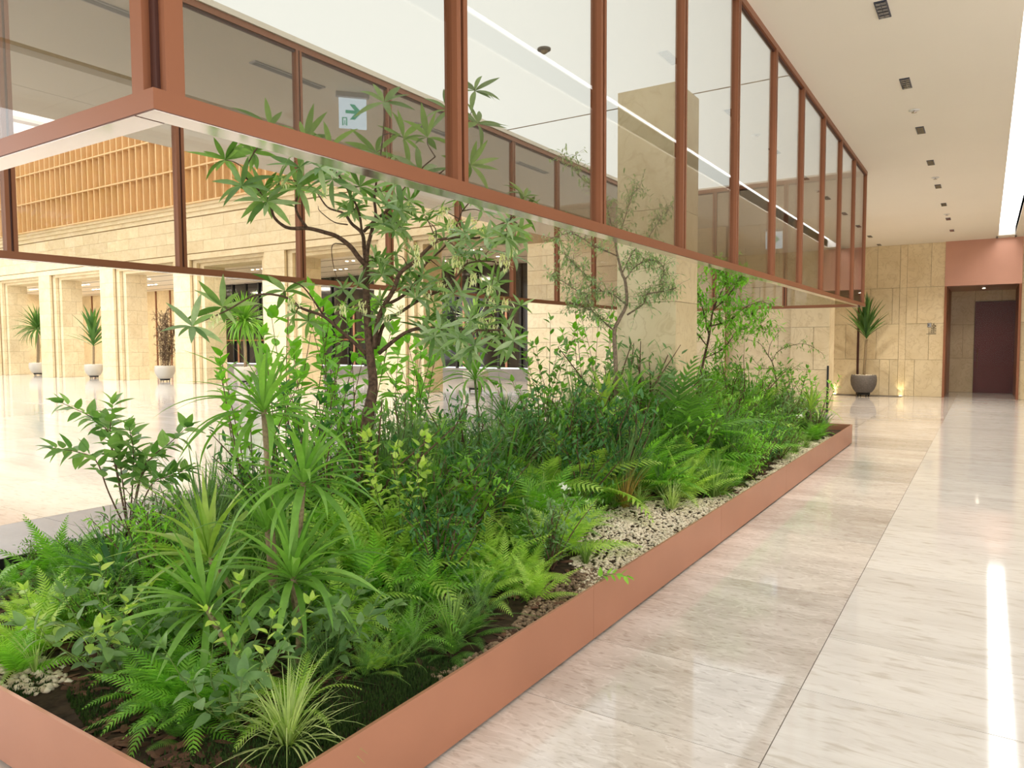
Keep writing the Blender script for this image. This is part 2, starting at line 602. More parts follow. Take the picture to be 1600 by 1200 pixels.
# ---- ceiling
ceil = structure('ceiling')
cb = MB()
cb.box(XR - 0.06, 0.19, -7, 24, ZC, ZC + 0.25)
cb.box(0.56, 5.5, -7, 24, ZC, ZC + 0.25)
cb.box(XL + 0.06, XR - 0.06, YF + 0.02, 24, ZC, ZC + 0.25)
cb.box(XL + 0.06, XR - 0.06, -7, YN - 0.02, ZC, ZC + 0.25)
cb.box(-7.50, XL + 0.06, -4, 17.9, ZC, ZC + 0.25)
cb.box(-7.76, -7.50, -4, 17.9, ZC + 0.20, ZC + 0.45)
link('ceiling_board', cb.mesh('ceiling_board', M['ceiling']), ceil)
k = 0
for yy in np.arange(-4, 17.5, 1.8):      # stone faced soffit at the edge of the atrium
    for xx in (-9.70, -8.73):
        piece('soffit_panel', ceil, 'ceiling', xx + 0.004, xx + 0.966, yy + 0.004, min(yy + 1.796, 17.6), ZC, ZC + 0.06)
link('fascia', MB().box(-9.66, -7.76, -4, 17.6, ZC + 0.06, 12.0).mesh('atrium_fascia', M['limestone']), ceil)
link('stretch_ceiling', MB().box(XL + 0.06, XR - 0.06, YN, 8.21, ZC + 0.05, ZC + 0.07).mesh('stretch_ceiling', M['luminous']), ceil)
link('stretch_ceiling', MB().box(XL + 0.06, XR - 0.06, 8.225, YF, ZC + 0.05, ZC + 0.07).mesh('stretch_ceiling', M['luminous']), ceil)
link('stretch_ceiling_joint', MB().box(XL + 0.06, XR - 0.06, 8.208, 8.227, ZC + 0.045, ZC + 0.08).mesh('stretch_joint', M['joint']), ceil)
# cove recess with its lit back
cv = MB()
cv.box(0.15, 0.19, -4, 23.35, ZC + 0.02, ZC + 0.30).box(0.56, 0.60, -4, 23.35, ZC + 0.02, ZC + 0.30).box(0.15, 0.60, 23.35, 23.40, ZC + 0.01, ZC + 0.30)
link('cove_side', cv.mesh('cove_side', M['white_paint']), ceil)
link('cove_light', MB().box(0.19, 0.56, -4, 23.35, ZC + 0.24, ZC + 0.27).mesh('cove_light', M['cove']), ceil)
cvb = MB().box(0.15, 0.60, 23.40, 24, ZC, ZC + 0.25)
link('ceiling_board', cvb.mesh('ceiling_end', M['ceiling']), ceil)
# atrium skylight
zt = 11.87
sk = MB()
for x in np.arange(-52, -9.5, 2.9):
    sk.box(x - 0.28, x + 0.28, -6, 17.6, zt - 0.05, zt + 0.2)
for y in np.arange(-5.7, 18, 2.6):
    sk.box(-52, -9.66, y - 0.25, y + 0.25, zt - 0.04, zt + 0.18)
link('skylight_frame', sk.mesh('skylight_frame', M['white_paint']), ceil)
for i, x in enumerate(np.arange(-52, -12, 2.9)):
    for j, y in enumerate(np.arange(-5.7, 15.5, 2.6)):
        piece('skylight_panel', ceil, 'skylight', x + 0.28, x + 2.62, y + 0.25, y + 2.35, zt + 0.10, zt + 0.14)

# ---- arcade wall (wall_back) with piers, lintels, upper wall, lattice
wall = structure('wall_back')
WY = 17.6
PITCH = 5.65
L0 = -39.15
piers = [L0 + PITCH * k for k in range(-1, 5)]


def pier(L):
    core = MB()
    core.box(L - 0.47, L + 1.57, WY + 0.31, WY + 1.24, 0, 4.95)
    core.box(L - 0.22, L + 1.32, WY + 0.16, WY + 0.33, 0, 4.95)
    core.box(L + 0.01, L + 1.09, WY + 0.01, WY + 0.17, 0, 4.95)
    link('pier_core', core.mesh('pier_core', M['joint']), wall)
    ch = 0.617
    for r in range(8):
        z0, z1 = r * ch + 0.004, (r + 1) * ch - 0.004
        piece('block', wall, 'limestone', L, L + 1.1, WY, WY + 0.1, z0, z1)
        piece('block', wall, 'limestone', L - 0.25, L + 1.35, WY + 0.15, WY + 0.28, z0, z1)
        for s, (xa, xb) in enumerate(((L - 0.5, L - 0.05), (L + 1.15, L + 1.6))):
            cut = WY + (0.75 if (r + s) % 2 else 0.95)
            piece('block', wall, 'limestone', xa, xb, WY + 0.30, cut - 0.004, z0, z1)
            piece('block', wall, 'limestone', xa, xb, cut + 0.004, WY + 1.25, z0, z1)


for L in piers[:]:
    pier(L)
x_end = -10.9          # where the plain wall starts
for i, L in enumerate(piers):
    nx = piers[i + 1] if i + 1 < len(piers) else x_end
    # stepped lintel
    piece('lintel', wall, 'limestone', L + 1.35, nx - 0.25, WY + 0.15, WY + 0.29, 4.82, 5.2)
    piece('lintel', wall, 'limestone', L + 1.60, nx - 0.50, WY + 0.30, WY + 1.25, 4.70, 5.2)
bk = MB().box(-46, -9.66, WY + 0.03, WY + 1.2, 4.95, 12.0)
link('wall_core', bk.mesh('upper_wall_core', M['joint']), wall)
xs = -45.5
coursed(wall, -45.5, -9.70, WY, WY + 0.1, 4.935, 5.16, 0.225, [5.65])
coursed(wall, -45.5, -9.70, WY, WY + 0.1, 5.19, 6.58, 0.4635, [1.7, 1.3, 1.5])
for a in np.arange(-45.5, -9.8, 2.8):
    piece('cornice', wall, 'limestone', a + 0.004, min(a + 2.796, -9.7), WY - 0.02, WY + 0.1, 6.62, 6.80)
    piece('cornice', wall, 'limestone', a + 0.004, min(a + 2.796, -9.7), WY - 0.09, WY + 0.1, 6.80, 6.96)
    piece('cornice', wall, 'limestone', a + 0.004, min(a + 2.796, -9.7), WY - 0.16, WY + 0.1, 6.96, 7.10)
# plain wall, right of the arcade
pw = MB().box(-10.9, -5.3, WY + 0.03, WY + 0.8, 0, 5.0).box(-5.4, -3.7, WY + 0.25, WY + 0.8, 0, 4.6).box(-3.76, -2.97, WY + 0.03, WY + 0.6, 0, 4.6)
link('wall_core', pw.mesh('plain_wall_core', M['joint']), wall)
coursed(wall, -10.9, -5.3, WY, WY + 0.1, 0, 4.36, 0.4, [1.15, 0.9, 1.25])
coursed(wall, -5.32, -3.76, WY + 0.22, WY + 0.3, 0, 4.36, 0.96, [0.78])
coursed(wall, -3.78, -2.95, WY, WY + 0.1, 0, 4.36, 0.96, [0.9])
piece('block', wall, 'limestone', -3.05, -2.95, WY + 0.104, WY + 0.62, 0, 4.36)
piece('block', wall, 'limestone', -5.32, -5.30, WY + 0.104, WY + 0.22, 0, 4.36)
# return wall behind the corner and the far end of the corridor
wr = structure('wall_return')
link('wall_core', MB().box(-3.40, -2.99, WY + 0.62, 23.9, 0, 4.36).mesh('return_core', M['joint']), wr)
y = WY + 0.63
while y < 23.9:
    for z0, z1 in ((0, 1.06), (1.06, 2.09), (2.09, 3.13), (3.13, 4.36)):
        piece('block', wr, 'limestone', -3.0, -2.95, y + 0.004, min(y + 1.24, 23.9), z0 + 0.004, z1 - 0.004)
    y += 1.25
# The corner is set back: the far wall is seen from x=-3.7 on
wr.location.x = -1.4

wf = structure('wall_far')
FY = 23.9
link('wall_core', MB().box(-4.4, -1.0, FY + 0.03, FY + 0.3, 0, 4.36).box(0.74, 5.5, FY + 0.03, FY + 0.3, 0, 4.36).mesh('far_core', M['joint']), wf)


def row(z0, z1, xs_, y0=FY, y1=FY + 0.1):
    for a, b_ in zip(xs_[:-1], xs_[1:]):
        piece('block', wf, 'limestone', a + 0.004, b_ - 0.004, y0, y1, z0 + 0.004, z1 - 0.004)


row(0, 1.06, [-4.4, -3.2, -2.62, -2.36, -2.14]); row(0, 1.06, [-1.96, -1.72, -1.0])
row(1.06, 2.09, [-4.4, -3.55, -2.72, -2.14]); row(1.06, 2.09, [-1.96, -1.38, -1.0])
row(2.09, 3.13, [-4.4, -2.9, -2.32, -2.14]); row(2.09, 3.13, [-1.96, -1.68, -1.0])
row(3.13, 4.36, [-4.4, -3.3, -2.73, -2.14]); row(3.13, 4.36, [-1.96, -1.36, -1.0])
for z0, z1 in ((0, 1.06), (1.06, 2.09), (2.09, 3.13), (3.13, 4.36)):
    piece('block', wf, 'limestone', -2.136, -1.964, FY + 0.022, FY + 0.028, z0, z1 - 0.003)
    row(z0, z1, [0.74, 1.9, 3.1, 5.5])
piece('wall_strip', wf, 'copper_dark', -3.235, -3.175, FY - 0.02, FY + 0.02, 0, 2.8)

# portal: copper header, jambs, recess with stone and a maroon door
pt = structure('trim_1')
link('header_panel', MB().box(-1.02, 0.76, FY - 0.05, FY + 0.25, 3.12, 4.36).mesh('portal_header', M['copper_panel']), pt)
for xa, xb in ((-1.02, -0.96), (0.70, 0.76)):
    piece('jamb', pt, 'copper_frame', xa, xb, FY - 0.05, FY + 0.5, 0, 3.12)
for xa, xb in ((-1.0, -0.95), (0.70, 0.75)):
    piece('reveal_panel', pt, 'copper_frame', xa, xb, FY + 0.5, 26.6, 0, 3.12)
link('reveal_ceiling', MB().box(-1.0, 0.75, FY + 0.25, 26.6, 3.12, 3.2).mesh('reveal_ceiling', M['copper_panel']), pt)
link('recess_core', MB().box(-1.2, 1.0, 26.64, 26.9, 0, 3.3).mesh('recess_core', M['joint']), pt)
for z0, z1, xs_ in ((0, 1.06, [-0.95, -0.32]), (1.06, 2.09, [-0.95, -0.62, -0.32]), (2.09, 3.12, [-0.95, -0.32]), (2.79, 3.12, [-0.32, 0.36, 0.72])):
    for a, b_ in zip(xs_[:-1], xs_[1:]):
        piece('block', pt, 'limestone', a + 0.004, b_ - 0.004, 26.58, 26.66, z0 + 0.004, z1 - 0.004)
piece('transom_pane', pt, 'glass_clear', -0.94, 0.70, FY + 0.42, FY + 0.44, 0, 3.12)
door = structure('door_1', MB().box(-0.31, 0.71, 26.50, 26.56, 0.005, 2.78).mesh('door_leaf', M['maroon']))
link('door_panel', MB().box(-0.25, 0.25, 26.47, 26.495, 0.1, 2.65).mesh('door_panel', M['maroon']), door)
hd = MB().tube([(-0.22, 26.43, 0.75), (-0.22, 26.43, 1.35)], 0.014, 8).tube([(-0.22, 26.43, 0.85), (-0.22, 26.49, 0.85)], 0.01, 6).tube([(-0.22, 26.43, 1.25), (-0.22, 26.49, 1.25)], 0.01, 6)
link('door_handle', hd.mesh('door_handle', M['steel']), door)

wrt = structure('wall_right')
link('wall_core', MB().box(5.04, 5.3, 8, FY + 0.3, 0, 4.36).mesh('right_core', M['joint']), wrt)
for y in np.arange(8, FY, 1.35):
    for z0, z1 in ((0, 1.06), (1.06, 2.09), (2.09, 3.13), (3.13, 4.36)):
        piece('block', wrt, 'limestone', 5.0, 5.06, y + 0.004, min(y + 1.346, FY), z0 + 0.004, z1 - 0.004)

# ---- stone column standing in the planter
colm = structure('column_1', MB().box(-3.535, -2.885, 7.725, 8.375, 0.1, ZC + 0.04).mesh('column_core', M['joint']))
for z0, z1 in ((0.1, 1.02), (1.025, 2.04), (2.045, 3.06), (3.065, ZC + 0.04)):
    piece('block', colm, 'limestone', -3.56, -2.86, 7.70, 7.73, z0, z1)
    piece('block', colm, 'limestone', -2.89, -2.86, 7.732, 8.40, z0, z1)
    piece('block', colm, 'limestone', -3.56, -3.53, 7.732, 8.40, z0, z1)
    piece('block', colm, 'limestone', -3.528, -2.892, 8.37, 8.40, z0, z1)

# ---- hall behind the arcade
hc = structure('ceiling_arcade')
link('ceiling_board', MB().box(-52, -9, WY + 1.25, 27, 4.85, 5.0).mesh('arcade_ceiling', M['ceiling']), hc)
for y in (20.3, 21.9, 23.5, 25.1):
    piece('ceiling_groove', hc, 'black_metal', -52, -9, y, y + 0.05, 4.842, 4.852)
wh = structure('wall_hall')
link('wall_core', MB().box(-52, -37, 26.05, 26.3, 0, 4.9).mesh('hall_core', M['joint']), wh)
for i, x in enumerate(np.arange(-52, -37.5, 1.5)):
    piece('wall_panel', wh, 'limestone', x + 0.03, x + 1.40, 26.0, 26.1, 0, 4.85)
    piece('wall_strip', wh, 'copper_frame', x + 1.40, x + 1.50, 25.96, 26.06, 0, 4.85)
wg = structure('window_1')
for i, x in enumerate(np.arange(-37, -9.5, 1.1)):
    piece('window_pane', wg, 'glass_dark', x + 0.04, x + 1.06, 25.5, 25.53, 0.55, 4.85)
    piece('mullion', wg, 'black_metal', x - 0.05, x + 0.05, 25.42, 25.55, 0.5, 4.85)
    if i % 2 == 0:
        piece('mullion', wg, 'copper_panel', x + 0.34, x + 0.44, 25.44, 25.5, 0.55, 3.4)
piece('window_sill', wg, 'granite_grey', -37, -9.5, 25.35, 25.6, 0, 0.5)
piece('window_rail', wg, 'copper_frame', -37, -9.5, 25.40, 25.5, 1.75, 1.82)
wl = structure('wall_left', MB().box(-52.3, -52, -7, 27, 0, 12).mesh('left_wall', M['limestone']))
wn = structure('wall_hall_end', MB().box(-9.3, -9.1, WY + 0.8, 27, 0, 4.9).mesh('hall_end', M['limestone']))

# ---- oak lattice above the cornice: shelves, fins and backing
lat = structure('trim_2')
LZ = [7.10, 8.47, 9.84, 11.21, 11.85]
LX0, LX1 = -45.6, -9.72
link('lattice_backing', MB().box(LX0, LX1, WY - 0.02, WY + 0.03, 7.1, 11.86).mesh('lattice_backing', M['wood_back']), lat)
for z in LZ:
    piece('lattice_shelf', lat, 'wood', LX0, LX1, WY - 0.24, WY - 0.02, z - 0.03, z + 0.03)
n_f = 0
for zi in range(4):
    mb = MB()
    for x in np.arange(LX0 + 0.24, LX1, 0.482):
        shift = 0.0
        vis = (zi < 3) and n_f < 300 and x < -20.5
        if vis:
            piece('lattice_fin', lat, 'wood', x + shift - 0.028, x + shift + 0.028, WY - 0.22, WY - 0.02, LZ[zi] + 0.03, LZ[zi + 1] - 0.03)
            n_f += 1
        else:
            mb.box(x + shift - 0.028, x + shift + 0.028, WY - 0.22, WY - 0.02, LZ[zi] + 0.03, LZ[zi + 1] - 0.03)
    if mb.v:
        link('lattice_fins', mb.mesh('lattice_fins', M['wood']), lat, kind='stuff')

# ================================================================== HANGING GLASS SCREEN
ZB = 2.165
gs = thing('hanging_glass_screen', 'copper framed tinted glass screen hanging from ceiling around the planter', 'glass screen', ((XL + XR) / 2, (YN + YF) / 2, ZB))
gl = Vector(gs.location)


def gpart(name, mb, mat):
    return link(name, mb.mesh(name, M[mat]), gs, loc=-gl)


rw = 0.055
for nm, (x0, x1, y0, y1) in (('r', (XR - rw, XR + 0.03, YN - 0.03, YF + 0.03)), ('l', (XL - 0.03, XL + rw, YN - 0.03, YF + 0.03)),
                             ('n', (XL + rw, XR - rw, YN - 0.03, YN + rw)), ('f', (XL + rw, XR - rw, YF - rw, YF + 0.03))):
    o = gpart('bottom_rail', MB().box(x0, x1, y0, y1, ZB, ZB + 0.05), 'copper_frame')
    s = MB().box(x0 + 0.004, x1 - 0.004, y0 + 0.004, y1 - 0.004, ZB - 0.003, ZB - 0.0005)
    link('soffit_plate', s.mesh('soffit_plate', M['steel']), o)
    gpart('top_rail', MB().box(x0 + 0.012, x1 - 0.012, y0 + 0.012, y1 - 0.012, ZC - 0.055, ZC + 0.01), 'copper_frame')
    gpart('top_groove', MB().box(x0 + 0.03, x1 - 0.03, y0 + 0.03, y1 - 0.03, ZC - 0.075, ZC - 0.055), 'copper_dark')
BAY = (YF - YN) / 10
za, zb = ZB + 0.05, ZC - 0.055


def mullion(xc, yc, along_y, corner=False):
    """two flats with a dark groove between"""
    mb, gr = MB(), MB()
    if along_y:
        mb.box(xc - 0.03, xc + 0.03, yc - 0.034, yc - 0.008, za, zb).box(xc - 0.03, xc + 0.03, yc + 0.008, yc + 0.034, za, zb)
        gr.box(xc - 0.02, xc + 0.02, yc - 0.008, yc + 0.008, za, zb)
    else:
        mb.box(xc - 0.034, xc - 0.008, yc - 0.03, yc + 0.03, za, zb).box(xc + 0.008, xc + 0.034, yc - 0.03, yc + 0.03, za, zb)
        gr.box(xc - 0.008, xc + 0.008, yc - 0.02, yc + 0.02, za, zb)
    o = gpart('mullion', mb, 'copper_frame')
    link('groove', gr.mesh('groove', M['copper_dark']), o)


for xc in (XR - 0.012, XL + 0.012):
    for k in range(11):
        yc = YN + BAY * k
        if k in (0, 10):
            continue
        mullion(xc, yc, True)
    for k in range(10):
        y0, y1 = YN + BAY * k + 0.03, YN + BAY * (k + 1) - 0.03
        gpart('glass_pane', MB().box(xc - 0.005, xc + 0.005, y0, y1, za - 0.01, zb + 0.01), 'glass')
nb = 3
bx = (XR - XL) / nb
for yc in (YN + 0.012, YF - 0.012):
    for k in range(1, nb):
        mullion(XL + bx * k, yc, False)
    for k in range(nb):
        gpart('glass_pane', MB().box(XL + bx * k + 0.03, XL + bx * (k + 1) - 0.03, yc - 0.005, yc + 0.005, za - 0.01, zb + 0.01), 'glass')
for xc, sx in ((XR, 1), (XL, -1)):
    for yc, sy in ((YN, -1), (YF, 1)):
        mb = MB()
        mb.box(min(xc + 0.018 * sx, xc - 0.022 * sx), max(xc + 0.018 * sx, xc - 0.022 * sx), min(yc - 0.012 * sy, yc - 0.062 * sy), max(yc - 0.012 * sy, yc - 0.062 * sy), za, zb)
        mb.box(min(xc - 0.030 * sx, xc - 0.080 * sx), max(xc - 0.030 * sx, xc - 0.080 * sx), min(yc + 0.018 * sy, yc - 0.022 * sy), max(yc + 0.018 * sy, yc - 0.022 * sy), za, zb)
        o = gpart('corner_post', mb, 'copper_frame')
        gr = MB().box(min(xc - 0.006 * sx, xc - 0.034 * sx), max(xc - 0.006 * sx, xc - 0.034 * sx), min(yc - 0.002 * sy, yc - 0.03 * sy), max(yc - 0.002 * sy, yc - 0.03 * sy), za, zb)  # dark fill: the shadow between the two posts, put into colour
        link('groove', gr.mesh('groove', M['copper_dark']), o)

# ================================================================== PLANTER BOX
pl = thing('planter_box', 'long low copper planter box filled with greenery on marble floor', 'planter', ((PXL + PXR) / 2, (PYN + PYF) / 2, 0))
plv = Vector(pl.location)
SOIL = 0.20


def ppart(name, mb, mat, kind=None):
    return link(name, mb.mesh(name, M[mat]), pl, loc=-plv, kind=kind)


yb = PYN
for k in range(5):
    y1 = PYN + (PYF - PYN) * (k + 1) / 5
    ppart('side_panel', MB().box(PXR - 0.014, PXR, yb + 0.001, y1 - 0.001, 0.015, PH), 'copper')
    ppart('side_panel', MB().box(PXL, PXL + 0.014, yb + 0.001, y1 - 0.001, 0.015, PH), 'black_metal')
    yb = y1
for k in range(2):
    x0 = PXL + 0.014 + (PXR - PXL - 0.028) * k / 2
    x1 = PXL + 0.014 + (PXR - PXL - 0.028) * (k + 1) / 2
    ppart('end_panel', MB().box(x0 + 0.001, x1 - 0.001, PYN, PYN + 0.014, 0.015, PH), 'copper')
    ppart('end_panel', MB().box(x0 + 0.001, x1 - 0.001, PYF - 0.014, PYF, 0.015, PH), 'copper')
ppart('plinth', MB().box(PXL + 0.012, PXR - 0.022, PYN + 0.012, PYF - 0.012, 0.0, 0.10), 'copper_dark')
# soil: slightly mounded grid
nx_, ny_ = 34, 100
gx = np.linspace(PXL + 0.014, PXR - 0.014, nx_)
gy = np.linspace(PYN + 0.014, PYF - 0.014, ny_)


def soil_z(x, y):
    e = min(x - PXL, PXR - x, y - PYN, PYF - y)
    return SOIL + 0.10 * min(max(e - 0.3, 0) / 0.9, 1.0) + 0.012 * math.sin(x * 9 + y * 7) * math.sin(y * 5.3 - x * 3)


sv = [(x, y, soil_z(x, y)) for y in gy for x in gx]
sf = [(j * nx_ + i, j * nx_ + i + 1, (j + 1) * nx_ + i + 1, (j + 1) * nx_ + i) for j in range(ny_ - 1) for i in range(nx_ - 1)]
link('soil', mesh_from('soil', sv, sf, M['soil'], True), pl, loc=-plv)


def stone_template(n=1):
    T = []
    for _ in range(n):
        v = np.array([(0, 0, 1), (1, 0, 0), (0, 1, 0), (-1, 0, 0), (0, -1, 0), (0, 0, -1), (.72, .72, .1), (-.72, .72, -.1), (-.72, -.72, .1), (.72, -.72, 0)], float)
        f = [(0, 1, 6), (0, 6, 2), (0, 2, 7), (0, 7, 3), (0, 3, 8), (0, 8, 4), (0, 4, 9), (0, 9, 1), (5, 6, 1), (5, 2, 6), (5, 7, 2), (5, 3, 7), (5, 8, 3), (5, 4, 8), (5, 9, 4), (5, 1, 9)]
        T.append((v * rng.uniform(0.8, 1.15, v.shape), f))
    return T


STONES = stone_template(6)


def scatter_stones(name, inside, box, n, size, mat, flat=0.65, chips=False):
    pls = []
    tries = 0
    while len(pls) < n and tries < n * 12:
        tries += 1
        x, y = rng.uniform(box[0], box[1]), rng.uniform(box[2], box[3])
        if not inside(x, y):
            continue
        s = size * rng.uniform(0.6, 1.25)
        m = Matrix.Translation((x, y, soil_z(x, y) + s * 0.25)) @ Matrix.Rotation(rng.uniform(0, 6.3), 4, 'Z') @ Matrix.Rotation(rng.uniform(-.35, .35), 4, 'X')
        d = (s * rng.uniform(0.7, 1.3), s, s * flat)
        if chips:
            d = (s * 1.9, s * 0.7, s * 0.28)
        m = m @ Matrix.Diagonal((*d, 1))
        pls.append((int(rng.integers(6)), m))
    me = join_copies(name, STONES, pls, M[mat])
    if chips:
        me.polygons.foreach_set('use_smooth', [False] * len(me.polygons))
    link(name, me, pl, loc=-plv, kind='stuff')


def pebble_in(x, y):
    xl = np.interp(y, [3.5, 3.8, 4.2, 4.8, 5.5, 6.0, 6.6, 8, 9.0, 10.2, 11.4], [-1.80, -2.0, -2.28, -2.52, -2.56, -2.22, -1.95, -1.92, -2.05, -2.18, -1.9])
    return x > xl + 0.04 * math.sin(y * 17) and x < PXR - 0.02


scatter_stones('cream_pebbles', pebble_in, (-2.7, PXR, 3.5, 11.4), 9500, 0.0135, 'pebble')
scatter_stones('brown_gravel', lambda x, y: x < PXR - 0.02 and x > -1.98 + 0.1 * math.sin(y * 3), (-2.1, PXR, 2.3, 4.0), 1500, 0.014, 'gravel_brown')
scatter_stones('grey_gravel', lambda x, y: math.hypot((x + 3.42) / 0.30, (y - 1.40) / 0.14) < 1, (-3.9, -3.0, 1.22, 1.6), 240, 0.019, 'pebble')
scatter_stones('bark_chips', lambda x, y: y > PYN + 0.02 and not (x > -2.2 and y > 1.5) and not (abs(x + 3.0) < 0.25 and y < 1.45), (-4.9, -1.76, 1.22, 2.3), 1500, 0.021, 'bark_chip', chips=True)
scatter_stones('bark_chips', lambda x, y: not pebble_in(x - 0.05, y), (-4.9, -1.76, 2.3, 12.3), 2600, 0.024, 'bark_chip', chips=True)
# moss: short upright blades
mt = [(np.array([(-.25, 0, 0), (.25, 0, 0), (0.1, .3, 1.0)]), [(0, 1, 2)])]
mp_ = []
for _ in range(26000):
    a = rng.random()
    if a < 0.6:
        x, y = rng.normal(-1.98, 0.14), rng.uniform(1.25, 2.5)
    else:
        x, y = rng.uniform(-3.3, -2.0), rng.uniform(1.22, 1.55)
        if math.sin(x * 6) * math.sin(y * 11 + x * 3) < 0.05:
            continue
    if x > PXR - 0.02 or x < PXL:
        continue
    mp_.append((0, basis((x, y, soil_z(x, y) - 0.003), (rng.normal(), rng.normal(), 0.3), (0, 0, 1), rng.uniform(0.010, 0.024))))
link('moss', join_copies('moss', mt, mp_, M['moss']), pl, loc=-plv, kind='stuff')


# ================================================================== PLANT KIT
def strip_leaf(L=1.0, W=0.2, n=6, fold=0.25, droop=0.5, prof=None, lift=0.0, wave=0.0):
    """leaf along +Y with a folded midrib; droop bends it down (-Z)"""
    prof = prof or (lambda t: math.sin(math.pi * min(max(t, 0.0), 1.0) ** 0.8))
    V, F = [], []
    y = z = 0.0
    ang = lift
    for i in range(n + 1):
        t = i / n
        w = max(W / 2 * prof(t), 0.004 * W)
        V += [(-w, y, z + fold * w), (wave * math.sin(t * 9) * W * 0.2, y, z), (w, y, z + fold * w)]
        ang = lift - droop * (i + 0.5) / n * 1.0
        y += L / n * math.cos(ang)
        z += L / n * math.sin(ang)
    for i in range(n):
        a = i * 3
        F += [(a, a + 1, a + 4, a + 3), (a + 1, a + 2, a + 5, a + 4)]
    return np.array(V), F


def strap_prof(t):
    return min(1.0, 0.35 + 2.2 * t) * (1 - max(0, (t - 0.45) / 0.55) ** 1.6) + 0.0


def lance(t):
    return math.sin(math.pi * t ** 0.85) ** 0.9


def ovate(t):
    return math.sin(math.pi * t ** 0.62) ** 0.85


def to_mesh(name, tpl, mat):
    return mesh_from(name, tpl[0].tolist(), tpl[1], mat, True)


T_LANCE = [strip_leaf(1, 0.185, 6, 0.2, d, lance) for d in (0.15, 0.5, 0.9)]
T_OVATE = [strip_leaf(1, 0.52, 6, 0.25, d, ovate) for d in (0.2, 0.6)]
T_OVAL = [strip_leaf(1, 0.42, 5, 0.2, d, lance) for d in (0.2, 0.5)]
T_NARROW = [strip_leaf(1, 0.28, 3, 0.2, d, lance) for d in (0.2, 0.6)]
T_TINY = [(np.array([(0, 0, 0), (-.2, .5, .05), (.2, .5, .05), (0, 1, 0)]), [(0, 2, 3, 1)])]
T_STRAP = [strip_leaf(1, 0.070, 10, 0.35, d, strap_prof, l) for d, l in ((0.35, 0.1), (0.8, 0.2), (1.3, 0.35), (1.8, 0.5))]
T_BLADE = [strip_leaf(1, 0.020, 6, 0.2, d, lambda t: 1 - t ** 2 * 0.9, l) for d, l in ((0.2, 0), (0.7, 0.05), (1.4, 0.15), (2.1, 0.2))]

_cache = {}


def cached(key, fn):
    if key not in _cache:
        _cache[key] = fn()
    return _cache[key]


def leaf_meshes(kind, mat):
    T = {'lance': T_LANCE, 'ovate': T_OVATE, 'oval': T_OVAL, 'narrow': T_NARROW, 'strap': T_STRAP}[kind]
    return cached((kind, mat), lambda: [to_mesh('%s_leaf' % kind, t, M[mat]) for t in T])


def frond_tpl(droop=1.1, lift=0.3, pairs=20, plen=0.17, pw=0.034, seg=20, ang=1.15, prof=None):
    prof = prof or (lambda t: (0.55 + 0.45 * min(1, t / 0.25)) * (1 - t ** 2.2) ** 0.9)
    P, Tn = [], []
    y = z = 0.0
    for i in range(seg + 1):
        a = lift - droop * (i / seg)
        P.append((y, z, a))
        y += math.cos(a) / seg
        z += math.sin(a) / seg
    V, F = [], []
    for i, (py_, pz, a) in enumerate(P):
        w = 0.006 * (1 - 0.8 * i / seg)
        V += [(-w, py_, pz), (w, py_, pz)]
    for i in range(seg):
        F.append((2 * i, 2 * i + 1, 2 * i + 3, 2 * i + 2))
    for k in range(pairs):
        t = 0.12 + 0.86 * k / (pairs - 1)
        u = t * seg
        i = min(int(u), seg - 1)
        fr = u - i
        y0 = P[i][0] * (1 - fr) + P[i + 1][0] * fr
        z0 = P[i][1] * (1 - fr) + P[i + 1][1] * fr
        a = P[i][2]
        l = plen * prof(t) + 0.012
        for s in (-1, 1):
            th = ang - 0.45 * t
            dx, dy = s * math.sin(th), math.cos(th)
            d = np.array([dx, dy * math.cos(a), dy * math.sin(a) - 0.12])
            n = np.array([0, math.cos(a), math.sin(a)])
            b0 = np.array([0, y0, z0])
            w = pw * (0.5 + 0.5 * prof(t))
            q = len(V)
            V += [tuple(b0 - n * w * 0.5), tuple(b0 + d * l * 0.45 - n * w * 0.55 + (0, 0, .01)), tuple(b0 + d * l + (0, 0, -0.05 * l)),
                  tuple(b0 + d * l * 0.45 + n * w * 0.5 + (0, 0, .01)), tuple(b0 + n * w * 0.5)]
            F += [(q, q + 1, q + 3, q + 4), (q + 1, q + 2, q + 3)]
    return np.array(V), F


T_FROND = [frond_tpl(1.0, 0.25), frond_tpl(1.5, 0.45), frond_tpl(0.6, 0.15), frond_tpl(1.9, 0.6, 22)]
T_FROND_WIDE = [frond_tpl(0.9, 0.2, 17, 0.30, 0.045, 18, 1.2), frond_tpl(1.4, 0.4, 17, 0.30, 0.045, 18, 1.2)]


def frond_meshes(mat, wide=False):
    return cached(('frond', mat, wide), lambda: [to_mesh('frond', t, M[mat]) for t in (T_FROND_WIDE if wide else T_FROND)])


GA = 2.39996


def clear_of_side(pos, az, el, s):
    """a frond that would run into the planter side rises over it instead"""
    reach = s * math.cos(el)
    x, y = pos[0] + reach * math.cos(az), pos[1] + reach * math.sin(az)
    if x > PXR - 0.04 or y < PYN + 0.04:
        return max(el, R(58))
    return el


